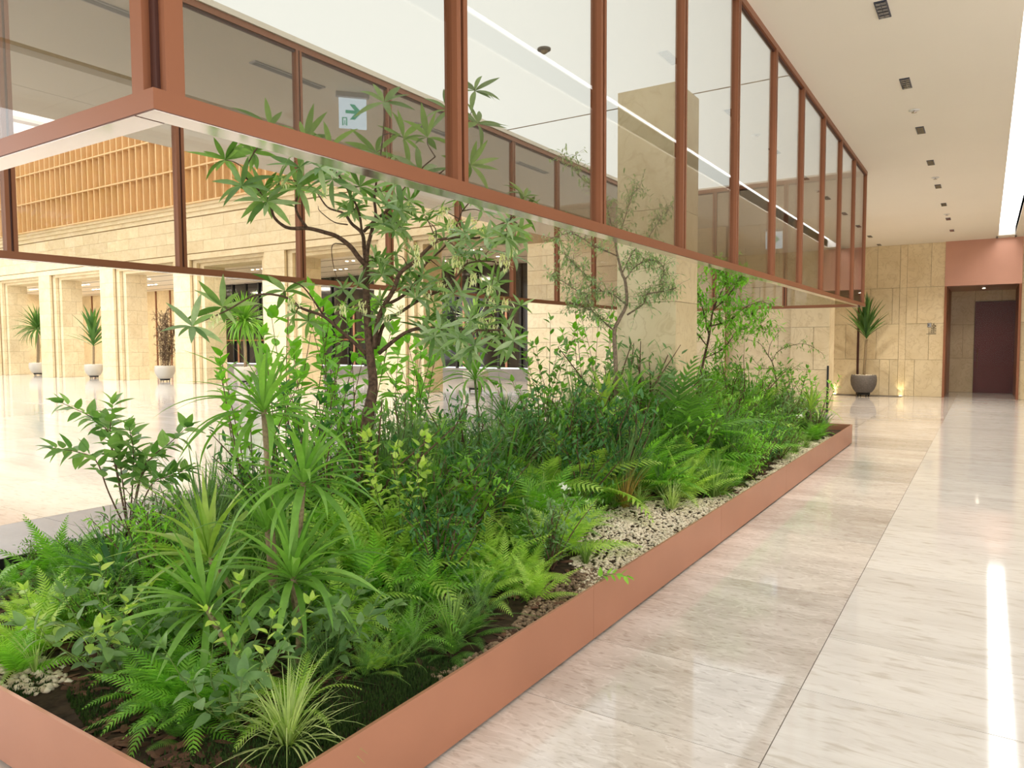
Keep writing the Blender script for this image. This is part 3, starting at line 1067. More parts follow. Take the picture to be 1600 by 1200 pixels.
def fern(pos, size, n, mat, label, group=None, wide=False, name='fern', elev=(75, 15), az0=None, spread=6.283, category='fern'):
    t = thing(name, label, category, pos, group)
    ms = frond_meshes(mat, wide)
    a0 = random.uniform(0, 6.28)
    for k in range(n):
        f = (k + 0.5) / n
        el = R(elev[0] + (elev[1] - elev[0]) * f + random.uniform(-8, 8))
        az = a0 + GA * k if az0 is None else az0 + spread * (random.random() - 0.5)
        s = size * random.uniform(0.75, 1.1) * (0.8 + 0.2 * f)
        el = clear_of_side(pos, az, el, s)
        d = (math.cos(az) * math.cos(el), math.sin(az) * math.cos(el), math.sin(el))
        link('frond', ms[random.randrange(len(ms))], t, mat4=basis((0.01 * math.cos(az), 0.01 * math.sin(az), 0), d, (0, 0, 1), s, twist=random.uniform(-.4, .4)))
    return t


def strap_plant(pos, head, n, leaf, mat, label, group=None, name='cordyline', stem='cane', elev=(85, -15), width=1.0, tilt=(0, 0), stem_r=0.013, category='plant', kind='strap'):
    """cane with a rosette of strap leaves; head: world position of the growing point"""
    t = thing(name, label, category, pos, group)
    h = Vector(head) - Vector(pos)
    if h.length > 0.04:
        mid = h * 0.5 + Vector((random.uniform(-.03, .03), random.uniform(-.03, .03), 0))
        link('stem', MB().tube(smooth_path([(0, 0, -0.03), mid, h], 5), stem_r, 8).mesh('stem', M[stem], True), t)
    ms = leaf_meshes(kind, mat)
    a0 = random.uniform(0, 6.28)
    nm = len(ms)
    for k in range(n):
        f = (k + 0.5) / n
        el = R(elev[0] + (elev[1] - elev[0]) * f ** 0.9 + random.uniform(-9, 9))
        az = a0 + GA * k
        d = Vector((math.cos(az) * math.cos(el) + tilt[0], math.sin(az) * math.cos(el) + tilt[1], math.sin(el)))
        s = leaf * random.uniform(0.72, 1.08) * (0.7 + 0.3 * min(1, f * 3))
        mi = min(nm - 1, int((0.15 + 0.75 * f) * nm * random.uniform(0.6, 1.15)))
        o = h + d.normalized() * 0.012 - Vector((0, 0, 0.05 * f * leaf))
        link('leaf', ms[mi], t, mat4=basis(o, d, (0, 0, 1), s, sx=s * width, twist=random.uniform(-.3, .3)))
    return t


def grass_tpl(n, spread, mat, key, blades=T_BLADE, erect=0.5, w=1.0):
    def build():
        pls_ = []
        for _ in range(n):
            az = rng.uniform(0, 6.283)
            el = math.pi / 2 - abs(rng.normal(0, spread))
            d = (math.cos(az) * math.cos(el), math.sin(az) * math.cos(el), max(math.sin(el), 0.05))
            r = rng.uniform(0, 0.06)
            s = rng.uniform(0.55, 1.05)
            i = int(rng.integers(0, len(blades)) * (1 - erect) + rng.random() * 1.2)
            pls_.append((min(i, len(blades) - 1), basis((r * math.cos(az), r * math.sin(az), 0), d, (0, 0, 1), s, sx=s * w)))
        return join_copies('blades', blades, pls_, M[mat])
    return cached(('grass', key, mat, n, spread), build)


def tuft(pos, size, mat, label, group=None, n=110, spread=0.45, erect=0.4, w=1.0, name='grass_tuft', key=None, category='grass'):
    t = thing(name, label, category, pos, group)
    key = key if key is not None else random.randrange(3)
    link('blades', grass_tpl(n, spread, mat, (key, w, erect), erect=erect, w=w), t,
         mat4=Matrix.Rotation(random.uniform(0, 6.28), 4, 'Z') @ Matrix.Scale(size, 4), kind='stuff')
    return t


def bush_tpl(key, mat, leaf='tiny', n_stem=9, n_leaf=46, leaf_s=0.07, lean=0.45):
    """unit-height bush: stems mesh and joined small-leaf foliage"""
    def build():
        T = {'tiny': T_TINY, 'narrow': T_NARROW, 'oval': T_OVAL}[leaf]
        st, pls_ = MB(), []
        for s in range(n_stem):
            az = rng.uniform(0, 6.283)
            ln = min(abs(rng.normal(0, lean)), 0.6)
            top = np.array([math.cos(az) * ln, math.sin(az) * ln, rng.uniform(0.7, 1.0)])
            mid = top * 0.5 + np.array([rng.normal(0, .06), rng.normal(0, .06), 0.08])
            path = smooth_path([(0, 0, 0), mid, top], 6)
            st.tube(path, np.linspace(0.012, 0.003, len(path)), 4, False)
            for k in range(n_leaf):
                u = rng.uniform(0.18, 1.0)
                i = min(int(u * (len(path) - 1)), len(path) - 2)
                f = u * (len(path) - 1) - i
                p = path[i] * (1 - f) + path[i + 1] * f
                tang = path[i + 1] - path[i]
                off = rng.normal(0, 0.05, 3)
                p = p + off
                d = tang / np.linalg.norm(tang) * 0.7 + rng.normal(0, 0.75, 3)
                pls_.append((int(rng.integers(len(T))), basis(p, d, (rng.normal(0, .3), rng.normal(0, .3), 1), leaf_s * rng.uniform(0.6, 1.2))))
        return (st.mesh('stems', M['stem_brown'], True), join_copies('foliage', T, pls_, M[mat]))
    return cached(('bush', key, mat, leaf, n_stem, n_leaf, leaf_s, lean), build)


def bush(pos, size, mat, label, group=None, name='fine_leaved_shrub', width=1.0, category='shrub', key=None, **kw):
    t = thing(name, label, category, pos, group)
    st, fo = bush_tpl(key if key is not None else random.randrange(3), mat, **kw)
    m = Matrix.Rotation(random.uniform(0, 6.28), 4, 'Z') @ Matrix.Diagonal((size * width, size * width, size, 1))
    link('stems', st, t, mat4=m)
    link('foliage', fo, t, mat4=m, kind='stuff')
    return t


def feather_bush(pos, size, mat, label, group=None, name='feathery_shrub', n=16, category='shrub'):
    """soft plant whose fine sprays look like needles on arching stems"""
    t = thing(name, label, category, pos, group)
    ms = cached(('spray', mat), lambda: [to_mesh('spray', frond_tpl(d, l, 30, 0.085, 0.010, 14, 0.75), M[mat]) for d, l in ((1.0, .3), (1.7, .5), (0.5, .1))])
    a0 = random.uniform(0, 6.28)
    for k in range(n):
        f = (k + 0.5) / n
        el = R(85 - 70 * f + random.uniform(-10, 10))
        az = a0 + GA * k
        el = clear_of_side(pos, az, el, size)
        d = (math.cos(az) * math.cos(el), math.sin(az) * math.cos(el), math.sin(el))
        link('spray', ms[random.randrange(3)], t, mat4=basis((0, 0, 0), d, (0, 0, 1), size * random.uniform(0.7, 1.1), twist=random.uniform(-1, 1)))
    return t


def leafy_shrub(pos, stems, leaf_len, per_stem, kind, mat, label, group=None, name='leafy_shrub', start=0.3, stem_mat='stem_brown', r=0.006, pair=False, flowers=None, whorl_end=True, category='shrub', droop=0.0):
    """stems: list of world polylines; leaves sit along them, each its own part"""
    t = thing(name, label, category, pos, group)
    P0 = np.array(pos)
    mb = MB()
    ms = leaf_meshes(kind, mat)
    count = 0
    for st in stems:
        path = smooth_path([np.asarray(p, float) - P0 for p in st], 5)
        mb.tube(path, np.linspace(r, r * 0.35, len(path)), 5)
        n = int(per_stem * 1.45)
        side = random.uniform(0, 6.28)
        for k in range(n):
            u = start + (1 - start) * (k + 0.5) / n
            x = u * (len(path) - 1)
            i = min(int(x), len(path) - 2)
            p = path[i] + (path[i + 1] - path[i]) * (x - i)
            tg = path[i + 1] - path[i]
            tg = tg / (np.linalg.norm(tg) + 1e-9)
            for q in range(2 if pair else 1):
                side += GA if not pair else math.pi
                ref = np.cross(tg, [0.3, 0.2, 1.0])
                ref /= np.linalg.norm(ref) + 1e-9
                w = np.cross(tg, ref)
                out = math.cos(side) * ref + math.sin(side) * w
                d = out * 0.85 + tg * 0.55 + np.array([0, 0, -droop])
                link('leaf', ms[random.randrange(len(ms))], t, mat4=basis(p + out * r, d, (0, 0, 1), leaf_len * random.uniform(0.7, 1.1), twist=random.uniform(-.4, .4)))
                count += 1
            if pair:
                side += 1.2
        if whorl_end:
            tg = path[-1] - path[-2]
            for q in range(3):
                a = q * 2.1 + side
                d = tg / np.linalg.norm(tg) + 0.5 * np.array([math.cos(a), math.sin(a), 0.1])
                link('leaf', ms[random.randrange(len(ms))], t, mat4=basis(path[-1], d, (0, 0, 1), leaf_len * random.uniform(0.6, 1.0), twist=random.uniform(-.6, .6)))
    link('stems', mb.mesh('stems', M[stem_mat], True), t)
    return t


def fan_stems(pos, n, h, spread, wob=0.06):
    out = []
    for k in range(n):
        az = GA * k + random.uniform(-.3, .3)
        r = spread * random.uniform(0.35, 1.0)
        top = np.array(pos) + np.array([math.cos(az) * r, math.sin(az) * r, h * random.uniform(0.72, 1.0)])
        mid = (np.array(pos) * 0.55 + top * 0.45) + np.array([random.uniform(-wob, wob), random.uniform(-wob, wob), h * 0.08])
        out.append([np.array(pos), mid, top])
    return out


def S(px, X):
    """place on the soil where the photograph's column px crosses the line x = X"""
    Y = y_of(px, X)
    return (X, Y, soil_z(X, Y) - 0.01)


def Z(px, py, X):
    return at(px, py, 0, X)[2]


# ================================================================== THE FLOWERING TREE (traced limb by limb)
TX = -3.5
TY = y_of(580, TX)
TD = float((np.array([TX, TY, 1.2]) - EYE) @ FWD)
tree = thing('flowering_tree', 'tall branching tree with whorled narrow leaves and cream blossoms, near end of planter', 'tree', (TX, TY, soil_z(TX, TY)))
T0 = np.array(tree.location)
skeleton = []


def limb(pix, r0, r1, d0=0.0, d1=0.0, name='branch', n=4):
    pts = []
    for i, (x, y) in enumerate(pix):
        f = i / (len(pix) - 1)
        pts.append(at_depth(x, y, TD + d0 + (d1 - d0) * f) - T0)
    path = smooth_path(pts, n)
    rad = np.linspace(r0, r1, len(path))
    link(name, MB().tube(path, rad, 7).mesh(name, M['bark'], True), tree)
    for p in path:
        skeleton.append(p)
    return path


trunk_pts = [np.array([0.0, 0.0, -0.05])] + [at_depth(x, y, TD) - T0 for x, y in ((574, 690), (577, 640), (583, 600), (578, 552), (574, 500), (572, 450), (572, 412))]
tp = smooth_path(trunk_pts, 5)
link('trunk', MB().tube(tp, np.interp(np.linspace(0, 1, len(tp)), [0, .25, .5, 1], [.055, .040, .030, .021]), 10).mesh('trunk', M['bark'], True), tree)
skeleton += tp[len(tp) // 2:]
limb([(572, 415), (560, 402), (547, 385), (527, 370), (510, 364), (482, 357), (455, 357), (440, 351), (427, 337), (422, 315), (412, 306)], .019, .007, 0, -.25)
limb([(480, 356), (467, 338), (462, 322), (466, 300), (470, 272)], .010, .005, -.12, -.3)
limb([(412, 306), (398, 290), (383, 275), (388, 255), (396, 240)], .007, .003, -.25, -.35)
limb([(572, 412), (569, 387), (566, 365), (550, 350), (541, 337), (532, 331), (512, 324), (498, 305)], .016, .005, 0, .35)
limb([(565, 360), (562, 337), (555, 317), (545, 300), (530, 275), (515, 262), (500, 262)], .009, .004, .05, -.2)
limb([(543, 351), (522, 347), (500, 330), (497, 322)], .005, .002, .15, .3)
limb([(573, 410), (575, 385), (582, 357), (587, 337), (585, 315), (586, 300), (590, 270), (597, 225), (602, 165)], .015, .004, 0, .1)
limb([(568, 362), (585, 345), (607, 327), (620, 310), (640, 285), (660, 262), (680, 245)], .012, .004, 0, -.15)
limb([(640, 285), (672, 280), (700, 258), (706, 225), (703, 180)], .006, .003, -.05, .2)
limb([(700, 258), (720, 235), (735, 180), (742, 145)], .004, .002, .05, .2)
limb([(584, 545), (592, 495), (615, 452), (625, 427), (650, 407), (670, 387), (687, 375), (720, 371), (750, 371), (775, 354), (795, 345)], .019, .004, 0, -.35)
limb([(586, 545), (595, 487), (630, 462), (650, 440), (665, 412), (695, 385), (712, 355), (722, 330)], .014, .004, .02, .3)
limb([(590, 540), (600, 507), (630, 485), (660, 466), (695, 450), (715, 430), (730, 412), (760, 408), (790, 412)], .014, .004, .04, .1)
limb([(592, 552), (625, 525), (650, 514), (685, 513), (720, 514), (755, 516), (795, 515)], .015, .005, .03, -.3)
limb([(690, 514), (720, 500), (740, 494), (765, 485)], .007, .003, -.15, .1)
limb([(573, 555), (550, 532), (532, 517), (505, 494), (472, 482), (445, 464), (400, 461), (355, 485), (305, 507)], .014, .004, 0, -.3)
limb([(505, 492), (487, 465), (472, 447), (455, 440)], .007, .003, -.1, -.3)
limb([(545, 383), (520, 382), (520, 410), (528, 440)], .004, .002, .1, .2)

whorls = [(378, 290), (412, 308), (437, 283), (352, 250), (396, 238), (468, 262), (500, 262), (490, 300), (520, 280), (548, 262), (478, 218), (422, 198), (515, 232),
          (600, 160), (588, 238), (604, 262), (630, 215), (668, 215), (700, 172), (742, 142), (746, 193), (735, 258), (657, 272), (622, 285), (562, 292), (596, 300),
          (548, 312), (625, 330), (640, 315), (668, 345), (624, 358), (606, 350), (620, 398), (728, 375), (703, 358), (690, 330), (752, 330), (792, 350), (764, 392), (690, 420), (660, 430),
          (650, 466), (702, 478), (722, 462), (762, 478), (778, 440), (802, 402), (812, 360), (792, 505), (742, 540), (446, 455), (462, 490), (535, 452), (560, 445),
          (300, 510), (348, 480), (482, 502), (540, 482), (692, 510), (760, 522), (802, 532), (722, 556), (690, 545), (670, 500), (735, 500), (596, 430), (640, 440)]
for _ in range(58):        # the fuller right half of the crown
    whorls.append((random.uniform(585, 825), random.uniform(295, 560)))
for _ in range(4):
    whorls.append((random.uniform(400, 570), random.uniform(255, 350)))
tw = MB()
lm = leaf_meshes('lance', 'leaf_tree')
ls = leaf_meshes('lance', 'leaf_silver')
SK = np.array(skeleton)
pls2 = []
nleaf = 0
order = sorted(range(len(whorls)), key=lambda i: whorls[i][1] > 430)
for wi in order:
    x, y = whorls[wi]
    # nearest limb on the picture, then a twig out to the whorl
    best = None
    for p in SK:
        d = p + T0 - EYE
        z = d @ FWD
        qx, qy = 800 + CAM_F * (d @ RGT) / z, 600 - CAM_F * (d @ UPV) / z
        e = math.hypot(qx - x, qy - y)
        if best is None or e < best[0]:
            best = (e, p, z)
    dep = best[2] + random.uniform(-.22, .28)
    w = at_depth(x, y, dep) - T0
    mid = (best[1] + w) / 2 + np.array([random.uniform(-.02, .02), random.uniform(-.02, .02), 0.015])
    tw.tube(smooth_path([best[1], mid, w], 4), np.linspace(.0045, .0022, 9)[:len(smooth_path([best[1], mid, w], 4))], 5)
    ax = w - best[1]
    ax = ax / (np.linalg.norm(ax) + 1e-6) * 0.5 + np.array([0, 0, 0.5])
    ax /= np.linalg.norm(ax)
    n = random.randint(7, 10)
    ref = np.cross(ax, [0.2, 1, 0.1])
    ref /= np.linalg.norm(ref)
    w2 = np.cross(ax, ref)
    a0 = random.uniform(0, 6.28)
    for k in range(n):
        a = a0 + k * 6.283 / n + random.uniform(-.25, .25)
        out = math.cos(a) * ref + math.sin(a) * w2
        d = out * 0.9 + ax * random.uniform(-0.1, 0.75)
        s = random.uniform(0.17, 0.26) if (y < 300 or x < 450) else random.uniform(0.10, 0.175)
        m4 = basis(w, d, ax, s, twist=random.uniform(-.3, .3))
        if nleaf < 300:
            link('leaf', (ls if (y > 250 and x > 480 and random.random() < 0.45) else lm)[random.randrange(3)], tree, mat4=m4)
            nleaf += 1
        else:
            pls2.append((random.randrange(3), m4))
link('twigs', tw.mesh('twigs', M['bark'], True), tree, kind='stuff')
if pls2:
    link('leaves', join_copies('leaves', T_LANCE, pls2[::2], M['leaf_tree']), tree, kind='stuff')
    link('leaves', join_copies('leaves', T_LANCE, pls2[1::2], M['leaf_silver']), tree, kind='stuff')
# cream blossoms: hanging clusters of narrow petals
blossom = []
pls_ = []
for k in range(34):
    a, e = rng.uniform(0, 6.28), rng.uniform(-1.3, 0.3)
    pls_.append((int(rng.integers(2)), basis((rng.normal(0, .25), rng.normal(0, .25), rng.uniform(-.5, .3)), (math.cos(a) * math.cos(e), math.sin(a) * math.cos(e), math.sin(e)), (0, 0, 1), rng.uniform(.35, .7))))
bm_ = join_copies('blossom', T_NARROW, pls_, M['petal_cream'])
for (x, y) in [(535, 478), (566, 474), (605, 494), (650, 384), (652, 402), (712, 400), (716, 412), (786, 400), (792, 412), (800, 388), (765, 448), (768, 470), (692, 445), (664, 456), (740, 345),
               (640, 320), (690, 326), (332, 494), (770, 500), (625, 480), (740, 430), (755, 360), (705, 345), (678, 372), (790, 470), (720, 530), (505, 290), (445, 280), (752, 498), (455, 468)]:
    dd = SK + T0 - EYE
    zz = dd @ FWD
    e = np.hypot(800 + CAM_F * (dd @ RGT) / zz - x, 600 - CAM_F * (dd @ UPV) / zz - y)
    w = at_depth(x, y, zz[e.argmin()] - 0.1) - T0
    link('blossom', bm_, tree, mat4=Matrix.Translation(w) @ Matrix.Rotation(random.uniform(0, 6.28), 4, 'Z') @ Matrix.Scale(random.uniform(.06, .09), 4))


# ================================================================== SLENDER TREES FURTHER BACK
def traced_tree(name, label, px_base, X, limbs, trunk_r, bark, leaf_mat, leaf_T, leaf_s, n_per, spread, extra=(), leaf_n2=None, silver=None):
    Yb = y_of(px_base, X)
    t = thing(name, label, 'tree', (X, Yb, soil_z(X, Yb)))
    b0 = np.array(t.location)
    D = float((np.array([X, Yb, 1.2]) - EYE) @ FWD)
    sk_ = []
    for i, (pix, r0, r1, o0, o1) in enumerate(limbs):
        pts = [at_depth(x, y, D + o0 + (o1 - o0) * k / (len(pix) - 1)) - b0 for k, (x, y) in enumerate(pix)]
        if i == 0:
            pts = [np.array([0, 0, -0.03])] + pts
        path = smooth_path(pts, 4)
        link('trunk' if i == 0 else 'branch', MB().tube(path, np.linspace(r0, r1, len(path)), 6).mesh('branch', M[bark], True), t)
        if i > 0:
            sk_ += path[2:]
    sk_ = np.array(sk_)
    twg, pl1 = MB(), []
    for p in sk_:
        for _ in range(n_per):
            if rng.random() < 0.35:
                continue
            d = rng.normal(0, 1, 3) * np.array([1, 1, 0.7])
            d /= np.linalg.norm(d)
            Lw = spread * rng.uniform(0.4, 1.1)
            q = p + d * Lw + np.array([0, 0, 0.02])
            twg.tube([p, (p + q) / 2 + (0, 0, .015), q], [.0022, .0016, .001], 3, False)
            m = int(rng.integers(5, 10))
            for k in range(m):
                u = (k + 1) / m
                b = p + (q - p) * u
                dd = d * 0.6 + rng.normal(0, 0.7, 3)
                pl1.append((int(rng.integers(len(leaf_T))), basis(b, dd, (0, 0, 1), leaf_s * rng.uniform(.6, 1.15))))
    link('twigs', twg.mesh('twigs', M[bark]), t, kind='stuff')
    link('foliage', join_copies('foliage', leaf_T, pl1, M[leaf_mat]), t, kind='stuff')
    return t


traced_tree('small_leaved_tree', 'slender small-leaved tree with pale bark in front of the stone column', 966, -3.2,
            [([(962, 575), (960, 520), (967, 500), (979, 475), (977, 440), (972, 428), (965, 400), (962, 385)], .024, .010, 0, 0),
             ([(962, 385), (955, 350), (940, 305), (905, 275), (885, 245)], .008, .002, 0, .3),
             ([(980, 492), (1005, 475), (1012, 460), (1037, 455), (1056, 450)], .010, .003, 0, -.3),
             ([(979, 477), (960, 462), (940, 455), (905, 460)], .008, .002, 0, .2),
             ([(960, 517), (940, 500), (925, 485), (915, 465), (880, 440), (860, 430)], .009, .002, 0, -.2),
             ([(977, 437), (992, 417), (1012, 407), (1030, 410), (1037, 425), (1030, 445)], .007, .002, 0, -.2),
             ([(972, 427), (990, 392), (1010, 375), (1030, 345), (1050, 322)], .007, .002, 0, .25),
             ([(962, 385), (975, 345), (988, 305), (1000, 292)], .006, .002, 0, -.1),
             ([(965, 400), (930, 385), (895, 365), (862, 372)], .007, .002, 0, -.3),
             ([(940, 455), (915, 430), (900, 415), (880, 395)], .006, .002, .1, -.1),
             ([(925, 485), (905, 478), (885, 470)], .005, .002, -.1, .1)],
            .024, 'bark_pale', 'leaf_silver', T_NARROW, 0.058, 7, 0.21)
traced_tree('bright_leaved_tree', 'bright green bushy tree right of the stone column', 1096, -3.15,
            [([(1094, 600), (1098, 570), (1108, 525), (1114, 485), (1128, 455)], .022, .009, 0, 0),
             ([(1108, 525), (1100, 490), (1090, 455), (1085, 430)], .010, .003, 0, .3),
             ([(1114, 485), (1135, 465), (1150, 445), (1160, 430)], .008, .003, 0, -.3),
             ([(1110, 510), (1140, 500), (1165, 480), (1190, 470)], .009, .003, 0, .2),
             ([(1100, 560), (1130, 545), (1150, 520), (1170, 512)], .008, .003, 0, -.3),
             ([(1104, 540), (1085, 515), (1070, 490)], .008, .003, 0, -.2),
             ([(1128, 455), (1135, 435), (1120, 420)], .006, .002, 0, .1),
             ([(1165, 480), (1185, 500), (1195, 520)], .005, .002, .1, .1)],
            .022, 'bark', 'leaf_shrub_bright', T_NARROW, 0.100, 8, 0.33)
traced_tree('wiry_tree', 'thin wiry sparse-leaved little tree near far end of planter', 1205, -2.75,
            [([(1213, 610), (1210, 580), (1206, 565), (1200, 555)], .014, .006, 0, 0),
             ([(1206, 565), (1215, 550), (1235, 540), (1260, 538), (1285, 552)], .006, .002, 0, -.2),
             ([(1200, 555), (1185, 535), (1160, 530)], .005, .002, 0, .2),
             ([(1211, 590), (1230, 580), (1250, 570)], .005, .002, 0, 0),
             ([(1208, 575), (1190, 575), (1175, 560)], .005, .002, 0, 0),
             ([(1200, 555), (1205, 535), (1220, 515)], .005, .002, 0, .1)],
            .014, 'bark', 'leaf_shrub', T_NARROW, 0.06, 2, 0.16)

# ================================================================== CORDYLINES (strap-leaved, on canes)
def cordy(px_base, X, hx, hy, n, leaf, mat, label, **kw):
    p = S(px_base, X)
    D = float((np.array(p) - EYE) @ FWD) + kw.pop('dd', 0.0)
    h = at_depth(hx, hy, D)
    return strap_plant(p, h, int(n * 1.15), leaf * 1.25, mat, label, **kw)


cordy(425, -2.75, 412, 640, 34, 0.40, 'leaf_cordy', 'tallest near strap-leaved plant, on a straight ringed cane beside the leafy shrub', elev=(85, -25))
cordy(440, -2.60, 474, 752, 34, 0.40, 'leaf_cordy', 'strap-leaved plant on a cane leaning towards the tree trunk, below the tallest one', tilt=(.25, .05), elev=(80, -30))
cordy(452, -2.40, 458, 900, 40, 0.40, 'leaf_cordy', 'dense glossy strap-leaved rosette low down in front of the leaning canes', tilt=(.12, 0), elev=(80, -25))
cordy(405, -2.42, 322, 948, 30, 0.36, 'leaf_cordy', 'low strap-leaved rosette leaning over the bright near fern', tilt=(-.2, -.1), elev=(75, -30))
cordy(405, -2.75, 326, 872, 22, 0.42, 'leaf_cordy_yellow', 'yellowish strap-leaved plant on a slanting bare cane', tilt=(-.2, 0), elev=(85, -10))
cordy(420, -2.70, 418, 828, 24, 0.34, 'leaf_cordy', 'upright strap-leaved rosette midway up the tallest cane', elev=(88, -5))
cordy(748, -4.1, 742, 590, 30, 0.42, 'leaf_cordy', 'bright strap-leaved plant on a thin green cane right of the tree', stem='stem_green', elev=(80, -20), stem_r=.012)
cordy(795, -3.9, 790, 668, 34, 0.46, 'leaf_rush', 'spiky narrow-leaved rosette right of the thin green cane', elev=(88, 15), width=.6, stem='stem_green')
cordy(748, -2.75, 752, 808, 30, 0.36, 'leaf_cordy_yellow', 'pale yellow-green strap-leaved rosette in the middle undergrowth', elev=(85, -5), stem='stem_green')
cordy(775, -2.45, 775, 905, 26, 0.26, 'leaf_cordy_yellow', 'small yellow-green strap-leaved clump above the copper edge', elev=(80, -10), stem='stem_green')
cordy(855, -2.45, 852, 880, 46, 0.30, 'leaf_fern_dark', 'dark strap-leaved clump beside the cream pebbles', elev=(85, 15), width=.8)
cordy(800, -2.12, 800, 965, 34, 0.22, 'leaf_grass', 'grassy strap-leaved clump spilling towards the copper edge', elev=(80, 0), width=.7)
cordy(945, -3.2, 945, 640, 26, 0.42, 'leaf_cordy_yellow', 'upright light green strap-leaved rosette at foot of small-leaved tree', elev=(88, 30), width=1.2)
cordy(985, -3.0, 985, 625, 22, 0.40, 'leaf_cordy', 'upright strap-leaved rosette before the stone column', elev=(88, 30), width=1.1)
cordy(1115, -2.08, 1110, 772, 36, 0.34, 'leaf_fern_dark', 'arching dark green strap-leaved clump beside the pebbles', elev=(80, 5), width=.8)
cordy(1035, -2.35, 1033, 775, 24, 0.38, 'leaf_fern_dark', 'broad dark strap-leaved clump behind the variegated tuft', elev=(85, 15), width=1.1)
cordy(1265, -2.1, 1266, 640, 30, 0.42, 'leaf_cordy_yellow', 'light strap-leaved rosette near far corner of planter', elev=(85, 5), width=.8)
cordy(160, -3.75, 182, 905, 18, 0.30, 'leaf_shrub_dark', 'dark blue-green strap-leaved plant among the feathery shrubs by near side', elev=(70, 0), width=1.1, tilt=(-.2, -.2))
cordy(690, -3.9, 690, 720, 26, 0.42, 'leaf_rush', 'dark green blade-leaved clump between tree and thin cane', elev=(85, 20), width=.9)
cordy(640, -4.4, 640, 700, 24, 0.40, 'leaf_grass', 'mid green blade-leaved clump just behind the tree trunk', elev=(85, 5))

# ================================================================== LEAFY SHRUBS (each leaf a part)
p = S(205, -4.72)
D = float((np.array(p) - EYE) @ FWD)


def traced_stems(pix, depth):
    return [[at_depth(x, y, depth + 0.25 * (random.random() - .5) * (i > 0)) for i, (x, y) in enumerate(pp)] for pp in pix]


b = (202, 838)
leafy_shrub(p, traced_stems([[b, (170, 770), (150, 720), (120, 706), (82, 700)], [b, (172, 690), (160, 665), (140, 650), (98, 630)], [b, (180, 720), (172, 680), (176, 632)],
                             [b, (208, 740), (208, 700), (202, 668)], [b, (222, 740), (240, 712), (262, 695), (292, 668)], [b, (235, 760), (262, 745), (290, 735)], [b, (190, 740), (185, 700)],
                             [b, (215, 760), (225, 735), (222, 715)]], D),
            0.135, 16, 'ovate', 'leaf_variegated', 'tall shrub with variegated oval leaves standing against the grey floor band', name='variegated_shrub', start=0.34)
p = S(395, -3.9)
leafy_shrub(p, fan_stems(p, 11, 1.25, 0.5, .1), 0.115, 9, 'ovate', 'leaf_shrub_bright', 'dense round-leaved shrub behind the tallest strap-leaved plant', name='round_leaved_shrub')
p = S(470, -4.4)
leafy_shrub(p, fan_stems(p, 11, 1.7, 0.5, .12), 0.15, 9, 'ovate', 'leaf_shrub_bright', 'tall round-leaved shrub left of the tree trunk', name='round_leaved_shrub', start=.25)
p = S(545, -4.4)
leafy_shrub(p, fan_stems(p, 13, 1.8, 0.5, .12), 0.165, 10, 'oval', 'leaf_shrub_bright', 'tall bright leafy shrub directly behind the tree trunk', start=.3)
p = S(500, -3.8)
leafy_shrub(p, fan_stems(p, 8, 1.05, 0.42), 0.11, 9, 'oval', 'leaf_shrub_dark', 'dark leafy shrub at foot of tree, trunk side', start=.25)
p = S(640, -4.75)
leafy_shrub(p, fan_stems(p, 11, 1.65, 0.45, .12), 0.165, 9, 'oval', 'leaf_shrub_bright', 'bright leafy shrub right of the trunk at back edge', start=.4)
p = S(855, -4.3)
leafy_shrub(p, fan_stems(p, 10, 1.65, 0.5, .12), 0.13, 11, 'oval', 'leaf_shrub', 'loose leafy shrub standing before the plain stone wall', start=.3)
p = S(925, -4.0)
leafy_shrub(p, fan_stems(p, 10, 1.80, 0.45, .12), 0.14, 10, 'oval', 'leaf_shrub_bright', 'tall bright leafy shrub left of the small-leaved tree', start=.4)
p = S(870, -3.1)
leafy_shrub(p, fan_stems(p, 12, 0.98, 0.48), 0.085, 12, 'ovate', 'leaf_shrub_dark', 'dense dark round-leaved shrub left of the tall rushes', name='round_leaved_shrub', start=.2)
p = S(835, -3.4)
leafy_shrub(p, fan_stems(p, 10, 0.95, 0.4), 0.085, 11, 'ovate', 'leaf_shrub', 'mid green round-leaved shrub beside the thin cane', name='round_leaved_shrub', start=.2)
p = S(175, -2.95)
leafy_shrub(p, fan_stems(p, 10, 0.36, 0.36), 0.085, 7, 'ovate', 'leaf_sage', 'grey-green creeping plant with lime shoots at near side', name='creeping_plant', start=.15, stem_mat='stem_green', r=.0035, category='plant')
p = S(130, -3.15)
leafy_shrub(p, fan_stems(p, 6, 0.42, 0.42), 0.065, 6, 'ovate', 'leaf_shrub_lime', 'lime young shoots rising over the grey-green creeping plant', name='creeping_plant', start=.5, stem_mat='stem_green', r=.003, category='plant')
p = S(352, -2.25)
leafy_shrub(p, fan_stems(p, 9, 0.36, 0.26), 0.085, 6, 'ovate', 'leaf_sage', 'sage green creeping plant between near fern and pale tuft', name='creeping_plant', start=.2, stem_mat='stem_green', r=.0035, category='plant')
p = S(372, -2.30)
leafy_shrub(p, fan_stems(p, 4, 0.52, 0.25), 0.055, 5, 'ovate', 'leaf_shrub_lime', 'lime shoots with few leaves above the sage green creeper', name='creeping_plant', start=.5, stem_mat='stem_green', r=.003, category='plant')
p = S(505, -2.30)
leafy_shrub(p, fan_stems(p, 11, 0.40, 0.34), 0.085, 8, 'ovate', 'leaf_sage', 'broad creeping plant under the dense strap-leaved rosette', name='creeping_plant', start=.15, stem_mat='stem_green', r=.0035, category='plant')
p = S(610, -2.75)
leafy_shrub(p, fan_stems(p, 10, 0.85, 0.36), 0.070, 10, 'ovate', 'leaf_shrub_lime', 'yellow-green small-leaved shrub in front of the tree trunk', start=.35, stem_mat='stem_green', r=.004)
